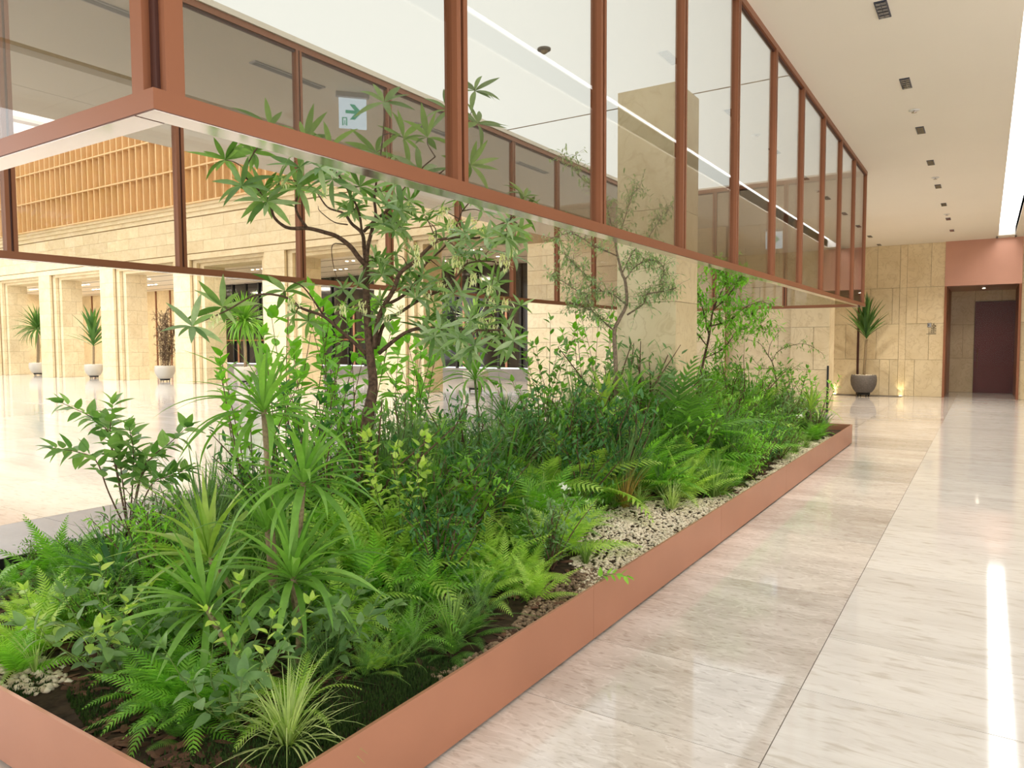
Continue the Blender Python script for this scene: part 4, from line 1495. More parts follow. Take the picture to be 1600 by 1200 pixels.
p = S(640, -2.9)
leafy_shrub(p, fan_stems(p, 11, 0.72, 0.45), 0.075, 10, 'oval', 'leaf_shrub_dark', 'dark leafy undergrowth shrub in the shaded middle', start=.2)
p = S(700, -2.7)
leafy_shrub(p, fan_stems(p, 11, 0.62, 0.4), 0.075, 10, 'ovate', 'leaf_fern_dark', 'deep green leafy shrub above the dark near ferns', start=.2)
p = S(845, -2.25)
leafy_shrub(p, fan_stems(p, 6, 0.30, 0.26), 0.075, 6, 'ovate', 'leaf_shrub', 'low heart-leaved creeper beside the brown gravel', name='creeping_plant', start=.2, stem_mat='stem_green', r=.003, category='plant')
p = S(920, -1.80)
leafy_shrub(p, [[p, np.array(p) + (0.05, 0.03, 0.12), np.array(p) + (0.12, 0.06, 0.15), np.array(p) + (0.18, 0.12, 0.13)]], 0.055, 8, 'ovate', 'leaf_shrub_bright', 'small trailing shoot hanging over the copper edge', name='trailing_shoot', start=.35, stem_mat='stem_green', r=.0025, category='plant')
p = S(1085, -2.4)
leafy_shrub(p, fan_stems(p, 9, 0.72, 0.38), 0.075, 9, 'oval', 'leaf_shrub_bright', 'leafy shrub carrying white flowers beside the tall brown grass', start=.25)
p = S(1245, -2.25)
leafy_shrub(p, fan_stems(p, 8, 1.12, 0.32), 0.09, 12, 'oval', 'leaf_shrub', 'upright small-leaved shrub near far end', start=.3)
p = S(1275, -2.05)
leafy_shrub(p, fan_stems(p, 7, 0.95, 0.35), 0.08, 11, 'oval', 'leaf_shrub_bright', 'leafy shrub reaching past the dark wall edge at far end', start=.3)
p = S(1160, -2.9)
leafy_shrub(p, fan_stems(p, 9, 0.95, 0.5), 0.10, 10, 'oval', 'leaf_shrub_bright', 'bright leafy shrub behind the far tall grass', start=.3)
p = S(1010, -3.6)
leafy_shrub(p, fan_stems(p, 10, 1.35, 0.40), 0.10, 11, 'oval', 'leaf_shrub', 'dark climbing shrub against the stone column', start=.3)

# ================================================================== FERNS (each frond a part)
def FN(px, X, size, n, mat, label, **kw):
    fern(S(px, X), size, n, mat, label, **kw)


FN(262, -2.55, 0.42, 26, 'leaf_fern', 'large bright green fern bushing up behind the near copper panel', elev=(70, 0))
FN(300, -2.45, 0.38, 22, 'leaf_fern', 'bright fern under the low leaning strap-leaved rosette', elev=(65, 0))
FN(205, -2.75, 0.30, 9, 'leaf_fern', 'small sword fern reaching over the bark chips at near edge', elev=(60, 32))
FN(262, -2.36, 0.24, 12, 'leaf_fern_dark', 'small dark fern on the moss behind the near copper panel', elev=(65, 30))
FN(75, -4.55, 0.55, 12, 'leaf_fern', 'tall fern rising against the black planter side', elev=(85, 15))
FN(25, -3.55, 0.42, 20, 'leaf_fern_yellow', 'yellow-green fern at near side beside gravel patch', elev=(80, 10))
FN(60, -3.70, 0.45, 18, 'leaf_fern_yellow', 'golden-green upright fern beside the thin pale grass', elev=(85, 25))
FN(10, -3.4, 0.34, 16, 'leaf_shrub_bright', 'broad green fern cut by the picture edge', elev=(70, 0))
FN(225, -3.1, 0.40, 18, 'leaf_fern', 'bright fern behind the low leaning rosette', elev=(75, 5))
FN(120, -4.3, 0.45, 18, 'leaf_fern', 'soft bright fern in front of the variegated shrub', elev=(75, 5))
FN(700, -3.6, 0.62, 16, 'leaf_fern_yellow', 'yellow-green fern right of tree trunk', elev=(75, 5), wide=True)
FN(680, -4.2, 0.95, 9, 'leaf_fern_yellow', 'tall yellow-green fern with upright fronds right of the trunk', elev=(88, 40), wide=True)
FN(775, -3.5, 0.55, 14, 'leaf_fern_yellow', 'yellow-green fern at foot of the thin green cane', elev=(70, 5), wide=True)
FN(660, -3.2, 0.55, 20, 'leaf_fern', 'arching blue-green fern in front of the trunk grasses', elev=(70, 5))
FN(725, -2.35, 0.36, 18, 'leaf_fern', 'vivid green fern in middle undergrowth above the dark ferns', elev=(70, 0))
FN(700, -2.5, 0.38, 16, 'leaf_fern', 'vivid fern left of the small yellow-green strap clump', elev=(70, 0))
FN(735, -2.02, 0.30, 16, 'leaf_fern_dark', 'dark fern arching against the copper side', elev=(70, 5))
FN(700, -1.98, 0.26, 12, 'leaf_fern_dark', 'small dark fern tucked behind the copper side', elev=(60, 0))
FN(1030, -2.95, 1.25, 22, 'leaf_fern', 'large bright fern in front of stone column', elev=(80, 15), wide=True)
FN(1075, -2.7, 1.10, 22, 'leaf_fern', 'large arching fern right of the stone column', elev=(75, 10), wide=True)
FN(1058, -2.7, 1.45, 11, 'leaf_fern_dark', 'tall fern with long fronds beside the column corner', elev=(85, 35), wide=True)
FN(1000, -2.65, 0.75, 18, 'leaf_shrub_bright', 'bright broad-fronded fern behind the tall brown grass', elev=(75, 20), wide=True)
FN(905, -2.75, 0.42, 14, 'leaf_fern', 'bright arching fern left of the tall brown grass', elev=(70, 5))
FN(890, -2.55, 0.36, 14, 'leaf_fern', 'low arching fern at edge of the cream pebbles', elev=(65, 0))
FN(1170, -2.5, 0.80, 18, 'leaf_fern', 'bright fern right of the far tall grass', elev=(75, 5))
FN(1135, -3.2, 1.20, 16, 'leaf_fern', 'tall fern below the bright green tree', elev=(80, 20), wide=True)
FN(1195, -2.5, 0.55, 14, 'leaf_fern_dark', 'dark fern beside the wiry little tree', elev=(75, 5))
FN(1225, -2.3, 0.55, 14, 'leaf_fern', 'light fern near far end with drooping frond', elev=(75, 0))
FN(290, -4.55, 0.55, 10, 'leaf_fern_yellow', 'pale fern behind the variegated shrub at planter back edge', elev=(80, 20))
FN(880, -3.5, 0.5, 14, 'leaf_fern_dark', 'dark fern under the dense round-leaved shrub', elev=(70, 0))

# ================================================================== GRASSES AND RUSHES
def GT(px, X, size, mat, label, **kw):
    tuft(S(px, X), size, mat, label, **kw)


GT(435, -2.02, 0.34, 'leaf_grass_pale', 'large pale variegated grass tuft at near corner of planter', n=170, spread=.75, erect=.1, w=1.3)
GT(975, -2.55, 0.80, 'leaf_rush', 'tall grey-green grass clump standing behind the cream pebbles', n=240, spread=.30, erect=.75, w=.8)
GT(978, -2.44, 0.46, 'leaf_grass_brown', 'brown dry blades around the foot of the tall grass clump', n=90, spread=.5, erect=.6, w=.8)
GT(1140, -2.25, 0.80, 'leaf_rush', 'tall grey-green grass clump in front of the far ferns', n=240, spread=.38, erect=.65, w=.8)
GT(1052, -2.16, 0.30, 'leaf_grass_pale', 'low variegated grass tuft on the edge of cream pebbles', n=150, spread=.7, erect=.1, w=1.2)
GT(1000, -2.35, 0.26, 'leaf_grass', 'low green grass tuft left of the variegated tuft', n=150, spread=.75, erect=.1, w=1.2)
GT(960, -2.52, 0.26, 'leaf_grass', 'low green grass tuft at back of cream pebbles', n=150, spread=.75, erect=.1, w=1.2)
GT(915, -2.08, 0.22, 'leaf_grass', 'small upright grass tuft at near end of cream pebbles', n=110, spread=.4, erect=.5)
GT(925, -2.42, 0.28, 'leaf_grass', 'grass tuft with white flowers beside cream pebbles', n=130, spread=.6, erect=.3)
GT(612, -3.35, 0.95, 'leaf_rush', 'tall fine upright rushes against the tree trunk', n=230, spread=.12, erect=.95, w=.55)
GT(655, -3.6, 0.75, 'leaf_grass', 'fine upright grasses right of the trunk rushes', n=180, spread=.25, erect=.8, w=.6)
GT(595, -3.15, 0.55, 'leaf_rush', 'soft rushes at foot of the tree', n=180, spread=.3, erect=.8, w=.6)
GT(905, -3.7, 1.15, 'leaf_rush', 'tall thin rushes left of the small-leaved tree', n=230, spread=.16, erect=.9, w=.45)
GT(35, -3.35, 0.26, 'leaf_grass_pale', 'thin pale grass tuft among the yellow-green ferns', n=40, spread=.35, erect=.4)
GT(845, -2.75, 0.42, 'leaf_grass_pale', 'arching pale grass in front of round-leaved shrub', n=130, spread=.6, erect=.2)
GT(820, -2.9, 0.5, 'leaf_grass', 'long arching grass right of the pale rosette', n=150, spread=.6, erect=.2)
GT(800, -3.1, 0.5, 'leaf_grass', 'arching grass clump behind the pale rosette', n=150, spread=.55, erect=.3)
GT(620, -2.4, 0.34, 'leaf_grass', 'fine tangled grass in shaded near middle', n=180, spread=.8, erect=.1, w=.5)
GT(655, -2.5, 0.36, 'leaf_grass', 'wispy tangled grass above the near feathery shrubs', n=180, spread=.8, erect=.1, w=.5)
GT(310, -3.3, 0.62, 'leaf_rush', 'dark upright rushes behind the low leaning rosette', n=160, spread=.2, erect=.8, w=.8)
GT(360, -3.9, 0.75, 'leaf_rush', 'thin dark rushes beneath the leafy shrub', n=160, spread=.25, erect=.8, w=.5)
GT(770, -4.5, 0.85, 'leaf_rush', 'thin dark reeds behind the thin green cane', n=90, spread=.18, erect=.9, w=.5)
GT(1225, -2.0, 0.30, 'leaf_grass_pale', 'pale grass tuft beside the far pebbles', n=120, spread=.6, erect=.3)
GT(1245, -1.98, 0.34, 'leaf_grass', 'green grass tuft beside the far pebbles', n=140, spread=.6, erect=.3)
GT(1262, -1.95, 0.30, 'leaf_grass', 'green grass tuft at far corner behind the copper side', n=140, spread=.7, erect=.2)
GT(1225, -2.6, 0.8, 'leaf_rush', 'tall thin rushes at the far end of the planter', n=160, spread=.3, erect=.8, w=.6)

# ================================================================== FEATHERY AND FINE-LEAVED SHRUBS
def FB(px, X, size, mat, label, n=18):
    feather_bush(S(px, X), size, mat, label, n=n)


FB(100, -4.0, 0.42, 'leaf_feather', 'feathery light green shrub by near side', 22)
FB(170, -4.2, 0.46, 'leaf_sage', 'grey-green feathery shrub at foot of the variegated shrub', 22)
FB(190, -3.6, 0.40, 'leaf_sage', 'pale-tipped feathery shrub before the dark strap-leaved plant', 22)
FB(120, -3.5, 0.36, 'leaf_fern', 'fine bright feathery shrub among near ferns', 22)
FB(235, -4.0, 0.42, 'leaf_feather', 'feathery shrub right of the variegated shrub foot', 20)
FB(560, -2.15, 0.32, 'leaf_feather', 'feathery shrub overhanging the moss patch', 24)
FB(610, -2.10, 0.30, 'leaf_feather', 'lighter feathery shrub above the moss and copper side', 24)
FB(640, -2.12, 0.32, 'leaf_feather', 'soft feathery shrub left of the dark near ferns', 22)
FB(585, -2.45, 0.38, 'leaf_fern_dark', 'dark feathery shrub right of dense rosette', 22)
FB(460, -2.2, 0.30, 'leaf_feather', 'feathery sprays behind the large pale tuft', 20)
FB(840, -2.55, 0.36, 'leaf_feather', 'feathery pale shrub behind dark strap-leaved clump', 20)
FB(880, -2.3, 0.30, 'leaf_fern_yellow', 'lime feathery plant between the strap clump and pebbles', 18)
FB(1185, -2.1, 0.42, 'leaf_feather', 'feathery shrub beside narrow pebble strip', 22)
FB(1160, -2.0, 0.34, 'leaf_fern', 'soft green feathery shrub touching the narrow pebble strip', 22)
FB(1210, -2.15, 0.40, 'leaf_feather', 'rounded feathery shrub left of the far grass tufts', 22)
FB(1130, -1.98, 0.26, 'leaf_fern_yellow', 'low golden feathery plant at the narrow pebble strip', 18)
FB(1100, -2.2, 0.36, 'leaf_fern', 'bright feathery plant under the white-flowered shrub', 20)
FB(745, -3.2, 0.5, 'leaf_fern', 'feathery green shrub in the middle undergrowth', 22)
FB(1280, -1.95, 0.34, 'leaf_feather', 'feathery plant in the far corner of planter', 20)

# filler undergrowth so that the bed reads as closed
spots = []
for _ in range(9000):
    x = random.uniform(PXL + 0.25, PXR - 0.26)
    y = random.uniform(PYN + 0.45, PYF - 0.3)
    if pebble_in(x - 0.12, y) or pebble_in(x, y):
        continue
    if -3.7 < x < -2.75 and 7.55 < y < 8.55:
        continue
    if y < 2.4 and x > -2.08:
        continue
    if y < 1.62:
        continue
    need = 0.205 if y < 5 else 0.27
    if any((x - a) ** 2 + (y - c) ** 2 < need ** 2 for a, c in spots):
        continue
    spots.append((x, y))
MARKS = [('tree trunk', TX, TY), ('stone column', -3.2, 8.0), ('variegated shrub', -4.72, y_of(205, -4.72)), ('near pale variegated tuft', -2.02, y_of(435, -2.02)), ('bright near fern', -2.55, y_of(262, -2.55)),
         ('tall straight ringed cane', -2.75, y_of(425, -2.75)), ('dense strap-leaved rosette', -2.40, y_of(452, -2.40)), ('yellowish slanting cane', -2.75, y_of(360, -2.75)), ('thin green cane', -4.1, y_of(748, -4.1)),
         ('pale yellow-green rosette', -2.75, y_of(748, -2.75)), ('dark strap clump by pebbles', -2.45, y_of(855, -2.45)), ('dense dark round-leaved shrub', -3.1, y_of(870, -3.1)), ('tall brown-footed grass', -2.55, y_of(975, -2.55)),
         ('small-leaved tree', -3.2, y_of(966, -3.2)), ('bright green tree', -3.15, y_of(1096, -3.15)), ('wiry little tree', -2.75, y_of(1205, -2.75)), ('far tall grass', -2.25, y_of(1140, -2.25)), ('white-flowered shrub', -2.4, y_of(1085, -2.4)),
         ('far corner rosette', -2.1, y_of(1265, -2.1)), ('yellow-green near ferns', -3.55, y_of(40, -3.55)), ('grey-green creeping plant', -2.95, y_of(175, -2.95)), ('lime small-leaved shrub', -2.75, y_of(610, -2.75)),
         ('tall trunk rushes', -3.35, y_of(612, -3.35)), ('spiky narrow-leaved rosette', -3.9, y_of(795, -3.9)), ('shrub before plain wall', -4.3, y_of(855, -4.3)), ('dark near ferns', -2.02, y_of(725, -2.02)), ('moss patch', -1.95, 2.1)]
used_labels = set()


def filler_label(kind, x, y):
    """says where a small plant stands by the things around it"""
    near = sorted(MARKS, key=lambda m: (m[1] - x) ** 2 + (m[2] - y) ** 2)
    opts = []
    for nm_, mx_, my_ in near[:4]:
        dx = (x - mx_) * RGT[0] + (y - my_) * RGT[1]
        dz = (x - mx_) * FWD[0] + (y - my_) * FWD[1]
        rel = ('right of' if dx > 0 else 'left of') if abs(dx) > abs(dz) else ('behind' if dz > 0 else 'in front of')
        opts.append('%s %s the %s' % (kind, rel, nm_))
    for o_ in opts:
        if o_ not in used_labels:
            used_labels.add(o_)
            return o_
    for o_ in opts[:1] + opts[2:]:
        q_ = '%s, near the %s too' % (o_, near[1][0])
        if q_ not in used_labels and near[1][0] not in o_:
            used_labels.add(q_)
            return q_
    return opts[0]


for (x, y) in spots:
    e = min(x - PXL, PXR - x, y - PYN, PYF - y)
    if x - PXL < 1.0 and y < 4.0:
        e = min(e, 0.35)
    h = 0.26 + 0.62 * min(1.0, max(0, e - 0.15) / 1.1)
    h *= random.uniform(0.8, 1.2)
    if y < 2.6:
        h *= 0.75
    if y > 4.6:
        h *= 1.0 + 0.38 * min(1.0, (y - 4.6) / 3.0)
    pos = (x, y, soil_z(x, y) - 0.01)
    k = random.random()
    if k < (0.42 if y < 4 else 0.46):
        m_ = random.choice(['leaf_fern', 'leaf_fern', 'leaf_fern_yellow', 'leaf_fern_dark', 'leaf_fern_yellow'])
        nm = {'leaf_fern': 'mid green fern', 'leaf_fern_dark': 'dark green fern', 'leaf_fern_yellow': 'yellow-green fern'}[m_]
        fern(pos, h * 0.9, 16, m_, filler_label(nm, x, y), group='undergrowth ferns', elev=(80, 12), wide=(y > 3.6 and random.random() < 0.55))
    elif k < (0.56 if y < 4 else 0.70):
        m_ = random.choice(['leaf_shrub', 'leaf_shrub_bright', 'leaf_shrub_bright', 'leaf_shrub_dark', 'leaf_sage'])
        nm = {'leaf_shrub': 'mid green', 'leaf_shrub_bright': 'bright green', 'leaf_shrub_dark': 'dark green', 'leaf_sage': 'grey-green'}[m_] + ' low shrub'
        bush(pos, h, m_, filler_label(nm, x, y), group='undergrowth low shrubs', leaf='narrow', n_stem=14, n_leaf=44, leaf_s=0.10, name='low_shrub')
    elif k < 0.80:
        m_ = random.choice(['leaf_feather', 'leaf_fern', 'leaf_sage'])
        nm = {'leaf_feather': 'light green', 'leaf_fern': 'mid green', 'leaf_sage': 'grey-green'}[m_] + ' feathery plant'
        feather_bush(pos, h * 0.9, m_, filler_label(nm, x, y), group='undergrowth feathery plants', n=20, name='feathery_plant', category='plant')
    else:
        m_ = random.choice(['leaf_grass', 'leaf_rush', 'leaf_fern_dark'])
        nm = {'leaf_grass': 'mid green', 'leaf_rush': 'grey-green', 'leaf_fern_dark': 'dark green'}[m_] + ' grassy clump'
        tuft(pos, h * 0.85, m_, filler_label(nm, x, y), group='undergrowth grassy clumps', n=150, spread=.5, erect=.4, w=1.3)

# white flowers: small five-petalled heads on thin stalks
pet = join_copies('flower_head', T_OVATE, [(0, basis((0, 0, 0), (math.cos(a), math.sin(a), 0.5), (0, 0, 1), 1.0)) for a in np.arange(5) * 1.2566], M['petal_white'])
FL = [(965, 622, -2.9), (946, 642, -2.85), (952, 650, -2.8), (1074, 708, -2.4), (1092, 722, -2.35), (1060, 735, -2.35), (1057, 640, -2.6), (876, 757, -2.5), (883, 765, -2.45), (915, 788, -2.35), (917, 802, -2.3), (1247, 652, -2.1), (1253, 652, -2.1), (800, 795, -2.7)]
for i, (x, y, X) in enumerate(FL):
    c = at(x, y, 0, X)
    z0 = soil_z(X, c[1])
    t = thing('white_flower', filler_label('small white flower', X, c[1]), 'flower', (X, c[1], z0), 'small white flowers')
    hh = c[2] - z0
    link('stalk', MB().tube([(0, 0, 0), (0.02, 0.01, hh * .6), (0, 0, hh)], 0.0025, 4).mesh('stalk', M['stem_green']), t)
    for q in range(2):
        link('flower_head', pet, t, mat4=Matrix.Translation((random.uniform(-.02, .02), random.uniform(-.02, .02), hh + random.uniform(-.01, .02))) @ Matrix.Rotation(random.uniform(-.8, .8), 4, 'X') @ Matrix.Rotation(random.uniform(-.8, .8), 4, 'Y') @ Matrix.Scale(0.032, 4))

# ================================================================== POTTED PLANTS
def pot(label, pos, dia, h, bowl, leg_mat='black_metal', name='potted_plant', group=None):
    t = thing(name, label, 'potted plant', pos, group)
    r = dia / 2
    f0 = 0.11 * h / 0.6
    prof = [(r * .50, f0), (r * .62, f0 + .02 * h), (r * .80, f0 + .16 * h), (r * .95, f0 + .36 * h), (r, f0 + .56 * h), (r * .98, f0 + .72 * h), (r * .93, h), (r * .87, h), (r * .90, h - .06 * h)]
    bw = link('bowl', MB().lathe(prof, 36).mesh('bowl', M[bowl], True), t)
    st = MB().lathe([(r * .46, f0 * .45), (r * .50, f0 * .5), (r * .50, f0)], 20)
    for a in (0.6, 2.2, 3.7, 5.3):
        st.tube([(r * .44 * math.cos(a), r * .44 * math.sin(a), 0), (r * .44 * math.cos(a), r * .44 * math.sin(a), f0 * .6)], 0.02, 6)
    link('stand', st.mesh('stand', M[leg_mat], True), t)
    sp = []
    for _ in range(70):
        a, q = rng.uniform(0, 6.28), r * .8 * math.sqrt(rng.random())
        sp.append((int(rng.integers(6)), Matrix.Translation((q * math.cos(a), q * math.sin(a), h - .03)) @ Matrix.Scale(.04, 4)))
    link('pebble_topping', join_copies('pebble_topping', STONES, sp, M['pebble']), t, kind='stuff')
    return t


def pot_cane(t, path, r, mat='cane'):
    link('trunk', MB().tube(smooth_path(path, 4), r, 8).mesh('trunk', M[mat], True), t)


def pot_leaves(t, head, n, L, mat, elev, width=1.0, kind='strap', stiff=False):
    ms = leaf_meshes(kind, mat)
    for k in range(n):
        f = (k + .5) / n
        el = R(elev[0] + (elev[1] - elev[0]) * f + random.uniform(-8, 8))
        az = GA * k
        d = (math.cos(az) * math.cos(el), math.sin(az) * math.cos(el), math.sin(el))
        s = L * random.uniform(.75, 1.1)
        mi = 0 if stiff else min(len(ms) - 1, int(f * len(ms) * random.uniform(.5, 1.1)))
        link('leaf', ms[mi], t, mat4=basis(Vector(head) + Vector((0, 0, -.45 * f * L * (elev[1] > 0))), d, (0, 0, 1), s, sx=s * width, twist=random.uniform(-.3, .3)))


t = pot('palm with drooping narrow leaves in ivory bowl, leftmost arcade bay', (-41.6, 18.5, 0), .8, .66, 'bowl_white')
pot_cane(t, [(0, 0, .6), (.06, 0, 1.2), (0, .05, 2.3)], .05)
pot_cane(t, [(.1, 0, .6), (.14, .05, 1.2), (.1, .05, 2.1)], .04)
pot_leaves(t, (.03, .05, 2.4), 120, 1.35, 'leaf_pot_palm', (80, -35), .8)
t = pot('broad-leaved dracaena in ivory bowl, second arcade bay from picture edge', (-35.45, 18.2, 0), .8, .66, 'bowl_white')
pot_cane(t, [(0, 0, .6), (.03, 0, 1.0), (.02, .02, 1.5)], .05)
pot_leaves(t, (.02, .02, 2.15), 34, 1.45, 'leaf_pot_palm', (86, 30), 1.7, stiff=True)
t = pot('twiggy brown bamboo-like plant in ivory bowl, third arcade bay', (-29.4, 18.05, 0), .82, .68, 'bowl_white')
mbt = MB()
pl1 = []
for k in range(16):
    a = random.uniform(0, 6.28)
    b0 = np.array([.15 * math.cos(a), .15 * math.sin(a), .6])
    tip = np.array([random.uniform(-.42, .42), random.uniform(-.42, .42), random.uniform(2.2, 3.1)])
    path = smooth_path([b0, (b0 + tip) / 2 + rng.normal(0, .07, 3), tip], 5)
    mbt.tube(path, .012, 4)
    for q in path[2:]:
        for _ in range(5):
            d = rng.normal(0, 1, 3)
            d /= np.linalg.norm(d)
            e = q + d * random.uniform(.1, .28)
            mbt.tube([q, e], .006, 3, False)
            for _ in range(3):
                pl1.append((0, basis(e, d + rng.normal(0, .6, 3), (0, 0, 1), .11)))
link('stems', mbt.mesh('stems', M['stem_brown']), t, kind='stuff')
link('foliage', join_copies('foliage', T_NARROW, pl1, M['cane']), t, kind='stuff')
t = pot('bushy ponytail palm with thick mop of leaves in ivory bowl, fourth arcade bay', (-24.9, 18.7, 0), .85, .68, 'bowl_white')
pot_cane(t, [(0, 0, .6), (.04, 0, 1.2), (0, 0, 1.9)], .06)
pot_leaves(t, (0, 0, 2.5), 150, 1.35, 'leaf_shrub', (85, -55), .9)
t = pot('palm in ivory bowl, arcade bay with dark glazing right of the tree', (-14.1, 19.5, 0), .85, .68, 'bowl_white')
for k in range(5):
    a = k * 1.26
    pot_cane(t, [(.06 * math.cos(a), .06 * math.sin(a), .6), (.18 * math.cos(a), .18 * math.sin(a), 1.4), (.25 * math.cos(a), .25 * math.sin(a), 2.1)], .03)
pot_leaves(t, (0, 0, 2.2), 70, 1.0, 'leaf_sage', (85, -30), 1.0)
t = pot('dracaena in dark grey stone bowl by the far corridor wall', (-2.95, 23.25, 0), .70, .62, 'bowl_grey')
pot_cane(t, [(0, 0, .55), (.02, 0, 1.1), (.04, .0, 1.65)], .035)
pot_leaves(t, (.04, 0, 2.1), 46, .98, 'leaf_pot_palm', (88, 38), 1.3, stiff=True)

# ================================================================== CEILING FITTINGS, LAMPS AND SIGNS
gr = MB().box(-.048, .048, -.18, .18, 0, .03)
slots = MB()
for i in range(2):
    for j in range(5):
        slots.box(-.038 + .040 * i, -.002 + .040 * i, -.165 + .068 * j, -.115 + .068 * j, -.004, .0)
me_g, me_s = gr.mesh('downlight_frame', M['grille']), slots.mesh('downlight_cell', M['glass_dark'])


def downlight_beam(t, watts=150):
    ld = bpy.data.lights.new('downlight_beam', 'SPOT')
    ld.energy, ld.color, ld.spot_size, ld.spot_blend, ld.shadow_soft_size = watts, (1.0, .92, .80), R(125), 1.0, .10
    lo = bpy.data.objects.new('downlight_beam', ld)
    col.objects.link(lo)
    lo.parent = t
    lo.location = (0, 0, -.02)


def lampless_disc():
    return MB().lathe([(.04, -.004), (.04, 0)], 14).mesh('lens', M['lamp'])


names = ['nearest', 'second nearest', 'third nearest', 'fourth nearest', 'fifth nearest', 'sixth nearest', 'seventh nearest', 'eighth nearest']
for i in range(8):
    y = 6.93 + 2.085 * i
    t = thing('ceiling_downlight', 'black rectangular corridor downlight, %s in the row beside glass screen' % names[i], 'ceiling light', (-.80, y, ZC - .008), 'corridor downlights')
    link('frame', me_g, t)
    link('lamp_cells', me_s, t)
    downlight_beam(t, 150 if y < 15 else 230)
for i, y in enumerate((19.4, 21.5, 23.5)):
    t = thing('ceiling_downlight', 'black rectangular downlight above far potted dracaena, %s one' % ('nearest', 'middle', 'farthest')[i], 'ceiling light', (-2.66, y, ZC - .008), 'downlights before the far wall')
    link('frame', me_g, t)
    link('lamp_cells', me_s, t)
    if i < 2:
        downlight_beam(t, 230)
for i, y in enumerate((10.1, 14.42, 18.7)):
    t = thing('ceiling_sprinkler', 'small round ceiling sprinkler, %s of the corridor' % ('nearest', 'middle one', 'farthest')[i], 'sprinkler', (-.80, y, ZC - .02), 'corridor sprinklers')
    link('plate', MB().lathe([(.06, .012), (.06, .016), (.05, .02)], 18).mesh('plate', M['white_paint'], True), t)
    link('nozzle', MB().lathe([(.03, -.012), (.03, -.008), (.008, -.006), (.008, .014)], 10).mesh('nozzle', M['steel'], True), t)
t = thing('smoke_detector', 'round grey detector on the white luminous ceiling inside the glass screen', 'detector', (-3.63, 6.18, ZC + .01))
link('base', MB().lathe([(.055, .02), (.065, .025), (.065, .04)], 20).mesh('base', M['bowl_grey'], True), t)
link('sensor', MB().lathe([(.012, -.01), (.03, 0), (.035, .022)], 14).mesh('sensor', M['cane'], True), t)
# slot diffusers on the ceiling left of the screen
for i, (x, y) in enumerate(((-6.1, 3.4), (-6.1, 5.2), (-6.1, 7.6), (-6.1, 10.0))):
    t = thing('slot_diffuser', 'long narrow air slot in grey ceiling, %s seen through the glass' % ('nearest', 'second nearest', 'third nearest', 'farthest')[i], 'air vent', (x, y, ZC - .012), 'ceiling air slots')
    link('frame', MB().box(-.05, .05, -.45, .45, 0, .02).mesh('frame', M['sign_grey']), t)
    link('slot', MB().box(-.03, .03, -.43, .43, -.003, .0).mesh('slot', M['black_metal']), t)
t = thing('portal_downlight', 'small round spotlight in the ceiling of the door portal', 'ceiling light', (-.10, 25.2, 3.108))
link('ring', MB().lathe([(.06, 0), (.06, .012)], 16).mesh('ring', M['steel'], True), t)
link('lens', lampless_disc(), t)
downlight_beam(t, 45)
# uplight at the wall foot
for i, (x, lab) in enumerate(((-2.05, 'small floor uplight glowing on the far wall beside the door portal'), (-3.82, 'small floor uplight behind the wall corner beyond the planter'))):
    t = thing('floor_uplight', lab, 'uplight', (x, FY - .06, 0))
    link('ring', MB().lathe([(.06, 0), (.06, .008), (.045, .010)], 18).mesh('ring', M['steel'], True), t)
    link('lens', MB().lathe([(.044, .006), (.040, .012)], 18).mesh('lens', M['uplight']), t)
    ld = bpy.data.lights.new('uplight_beam', 'SPOT')
    ld.energy, ld.color, ld.spot_size, ld.shadow_soft_size = 7, (1.0, .85, .5), R(60), .03
    lo = bpy.data.objects.new('uplight_beam', ld)
    col.objects.link(lo)
    lo.parent = t
    lo.location = (0, 0, .03)
    lo.rotation_euler = (R(180), 0, 0)
# recessed lamps in the arcade hall
lampm = MB().lathe([(.06, 0), (.06, .01)], 10).mesh('lamp_disc', M['lamp'])
tri = 0
for i, x in enumerate(np.arange(-50, -10, 2.9)):
    for j, y in enumerate((20.9, 23.0)):
        t = thing('triple_downlight', 'recessed triple spotlight in the arcade hall ceiling', 'ceiling light', (x, y, 4.838), 'arcade hall spotlights')
        for q in range(3):
            link('lamp', lampm, t, loc=(.35 * q - .35, 0, 0))
        if j == 0 and i % 2 == 0:
            ld = bpy.data.lights.new('hall_lamp', 'AREA')
            ld.energy, ld.color, ld.size = 150, (1, .87, .68), .8
            lo = bpy.data.objects.new('hall_lamp', ld)
            col.objects.link(lo)
            lo.parent = t
            lo.location = (0, 0, -.05)


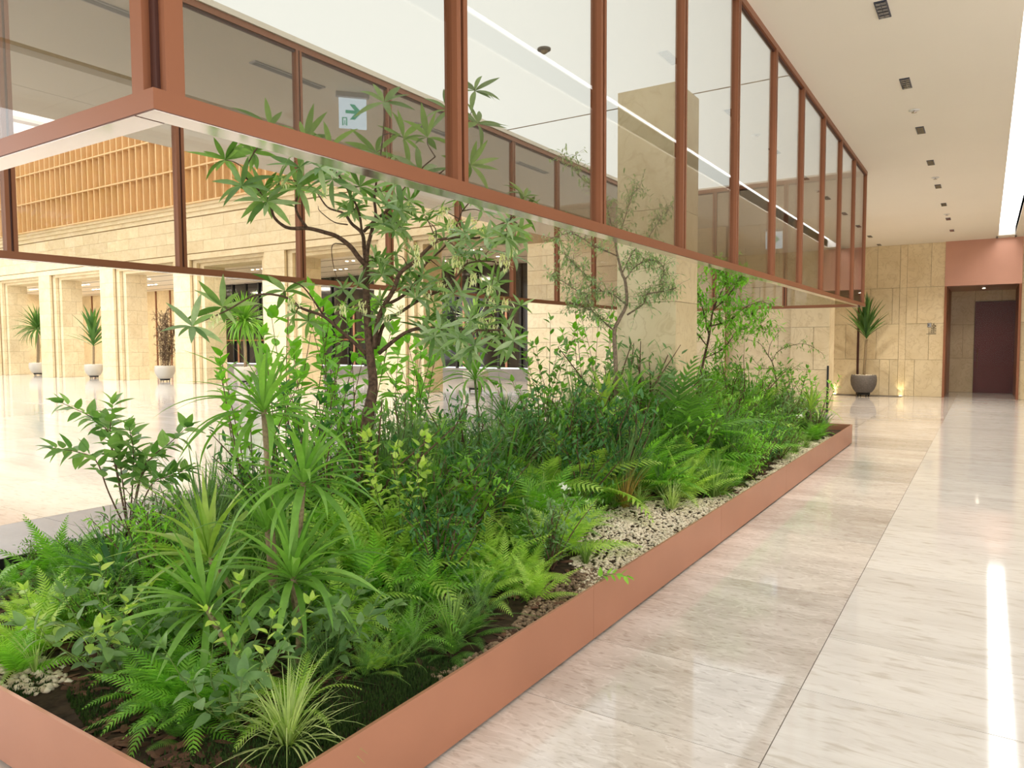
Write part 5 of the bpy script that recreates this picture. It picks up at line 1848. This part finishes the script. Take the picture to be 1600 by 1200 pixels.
def exit_sign(loc, rotz, w, h, label):
    t = thing('exit_sign', label, 'exit sign', loc)
    t.rotation_euler = (0, 0, rotz)
    link('bracket', MB().box(-w * .6, w * .6, -.03, .03, 0, .05).mesh('bracket', M['sign_grey']), t)
    link('panel', MB().box(-w / 2, w / 2, -.006, .006, -h - .01, -.01).mesh('panel', M['exit_panel']), t)
    s = h
    c = -h * .45 - .01
    a = [(-.24, .055), (.06, .055), (-.10, .25), (.06, .25), (.30, 0), (.06, -.25), (-.10, -.25), (.06, -.055), (-.24, -.055)]
    V = [(x * s, -.009, c + z * s) for x, z in a] + [(x * s, -.0065, c + z * s) for x, z in a]
    n = len(a)
    F = [(0, 8, 7, 1), (1, 7, 4), (2, 1, 4, 3), (7, 6, 5, 4)] + [(i, (i + 1) % n, n + (i + 1) % n, n + i) for i in range(n)]
    ar = link('arrow', mesh_from('arrow', V, F, M['exit_green']), t)
    m = MB()
    x0, z0, q = -w / 2 + .03 * h / .3, -h + .02, h * .17     # running figure in a doorway
    m.box(x0, x0 + q * .25, -.009, -.0065, z0, z0 + q * 1.6).box(x0 + q * .25, x0 + q, -.009, -.0065, z0 + q * 1.4, z0 + q * 1.6).box(x0 + q * .75, x0 + q, -.009, -.0065, z0, z0 + q * 1.4)
    m.tube([(x0 + q * .5, -.008, z0 + q * .55), (x0 + q * .55, -.008, z0 + q * 1.0)], q * .09, 5).tube([(x0 + q * .5, -.008, z0 + q * .55), (x0 + q * .38, -.008, z0 + q * .1)], q * .06, 5).tube([(x0 + q * .5, -.008, z0 + q * .55), (x0 + q * .66, -.008, z0 + q * .15)], q * .06, 5)
    link('pictogram', m.mesh('pictogram', M['exit_green']), t)
    return t


exit_sign((-5.95, 5.95, ZC - .05), R(50), .30, .33, 'pale blue exit sign with green arrow seen behind the flowering tree top')
es = exit_sign((-3.85, 16.2, ZC - .42), R(14), .34, .36, 'far pale exit sign with green arrow seen through the glass screen')
link('hanger', MB().tube([(-.12, 0, .05), (-.12, 0, .43)], .008, 6).tube([(.12, 0, .05), (.12, 0, .43)], .008, 6).mesh('hanger', M['sign_grey']), es)
# washroom sign on the far wall
t = thing('washroom_sign', 'small black lettered washroom sign with pictograms on the far stone wall', 'sign', (-1.30, FY - .004, 1.92))
fr = MB().box(-.12, -.112, -.006, 0, .06, .185).box(-.028, -.02, -.006, 0, .06, .185).box(-.112, -.028, -.006, 0, .06, .068).box(-.112, -.028, -.006, 0, .177, .185)
link('frame', fr.mesh('frame', M['sign_black']), t)
link('plate', MB().box(-.112, -.028, -.004, 0, .068, .177).mesh('plate', M['sign_grey']), t)
wc = MB()
wc.tube([(-.085, -.006, .105), (-.085, -.006, .145)], .011, 6).tube([(-.085, -.006, .153), (-.085, -.006, .162)], .008, 6)
link('figure', wc.mesh('figure', M['sign_black']), t)
wc = MB()
ring = [(.042 + .034 * math.cos(a), -.005, .098 + .034 * math.sin(a)) for a in np.linspace(2.2, 5.9, 12)]
wc.tube(ring, .007, 5).tube([(.038, -.005, .150), (.042, -.005, .118), (.072, -.005, .114), (.088, -.005, .085), (.10, -.005, .092)], .009, 5).tube([(.036, -.005, .164), (.036, -.005, .174)], .011, 6)
link('wheelchair_symbol', wc.mesh('wheelchair_symbol', M['sign_black']), t)
for txt, z, sz in (('MEN', .005, .065), ('화장실', -.050, .050), ('お手洗い', -.105, .050)):
    cu = bpy.data.curves.new('lettering', 'FONT')
    cu.body, cu.size, cu.align_x, cu.extrude = txt, sz, 'RIGHT', .002
    cu.materials.append(M['sign_black'])
    tmp = bpy.data.objects.new('lettering_curve', cu)
    col.objects.link(tmp)
    me = bpy.data.meshes.new_from_object(tmp.evaluated_get(bpy.context.evaluated_depsgraph_get()))
    bpy.data.objects.remove(tmp)
    link('lettering', me, t, mat4=Matrix.Translation((.105, -.003, z)) @ Matrix.Rotation(R(90), 4, 'X'))
link('underline', MB().box(-.14, .105, -.004, 0, -.135, -.122).mesh('underline', M['sign_black']), t)
# black edge post on the wall corner
t = structure('trim_3', MB().box(-2.985, -2.945, WY - .03, WY - .002, 0, 1.05).mesh('corner_guard', M['black_metal']))
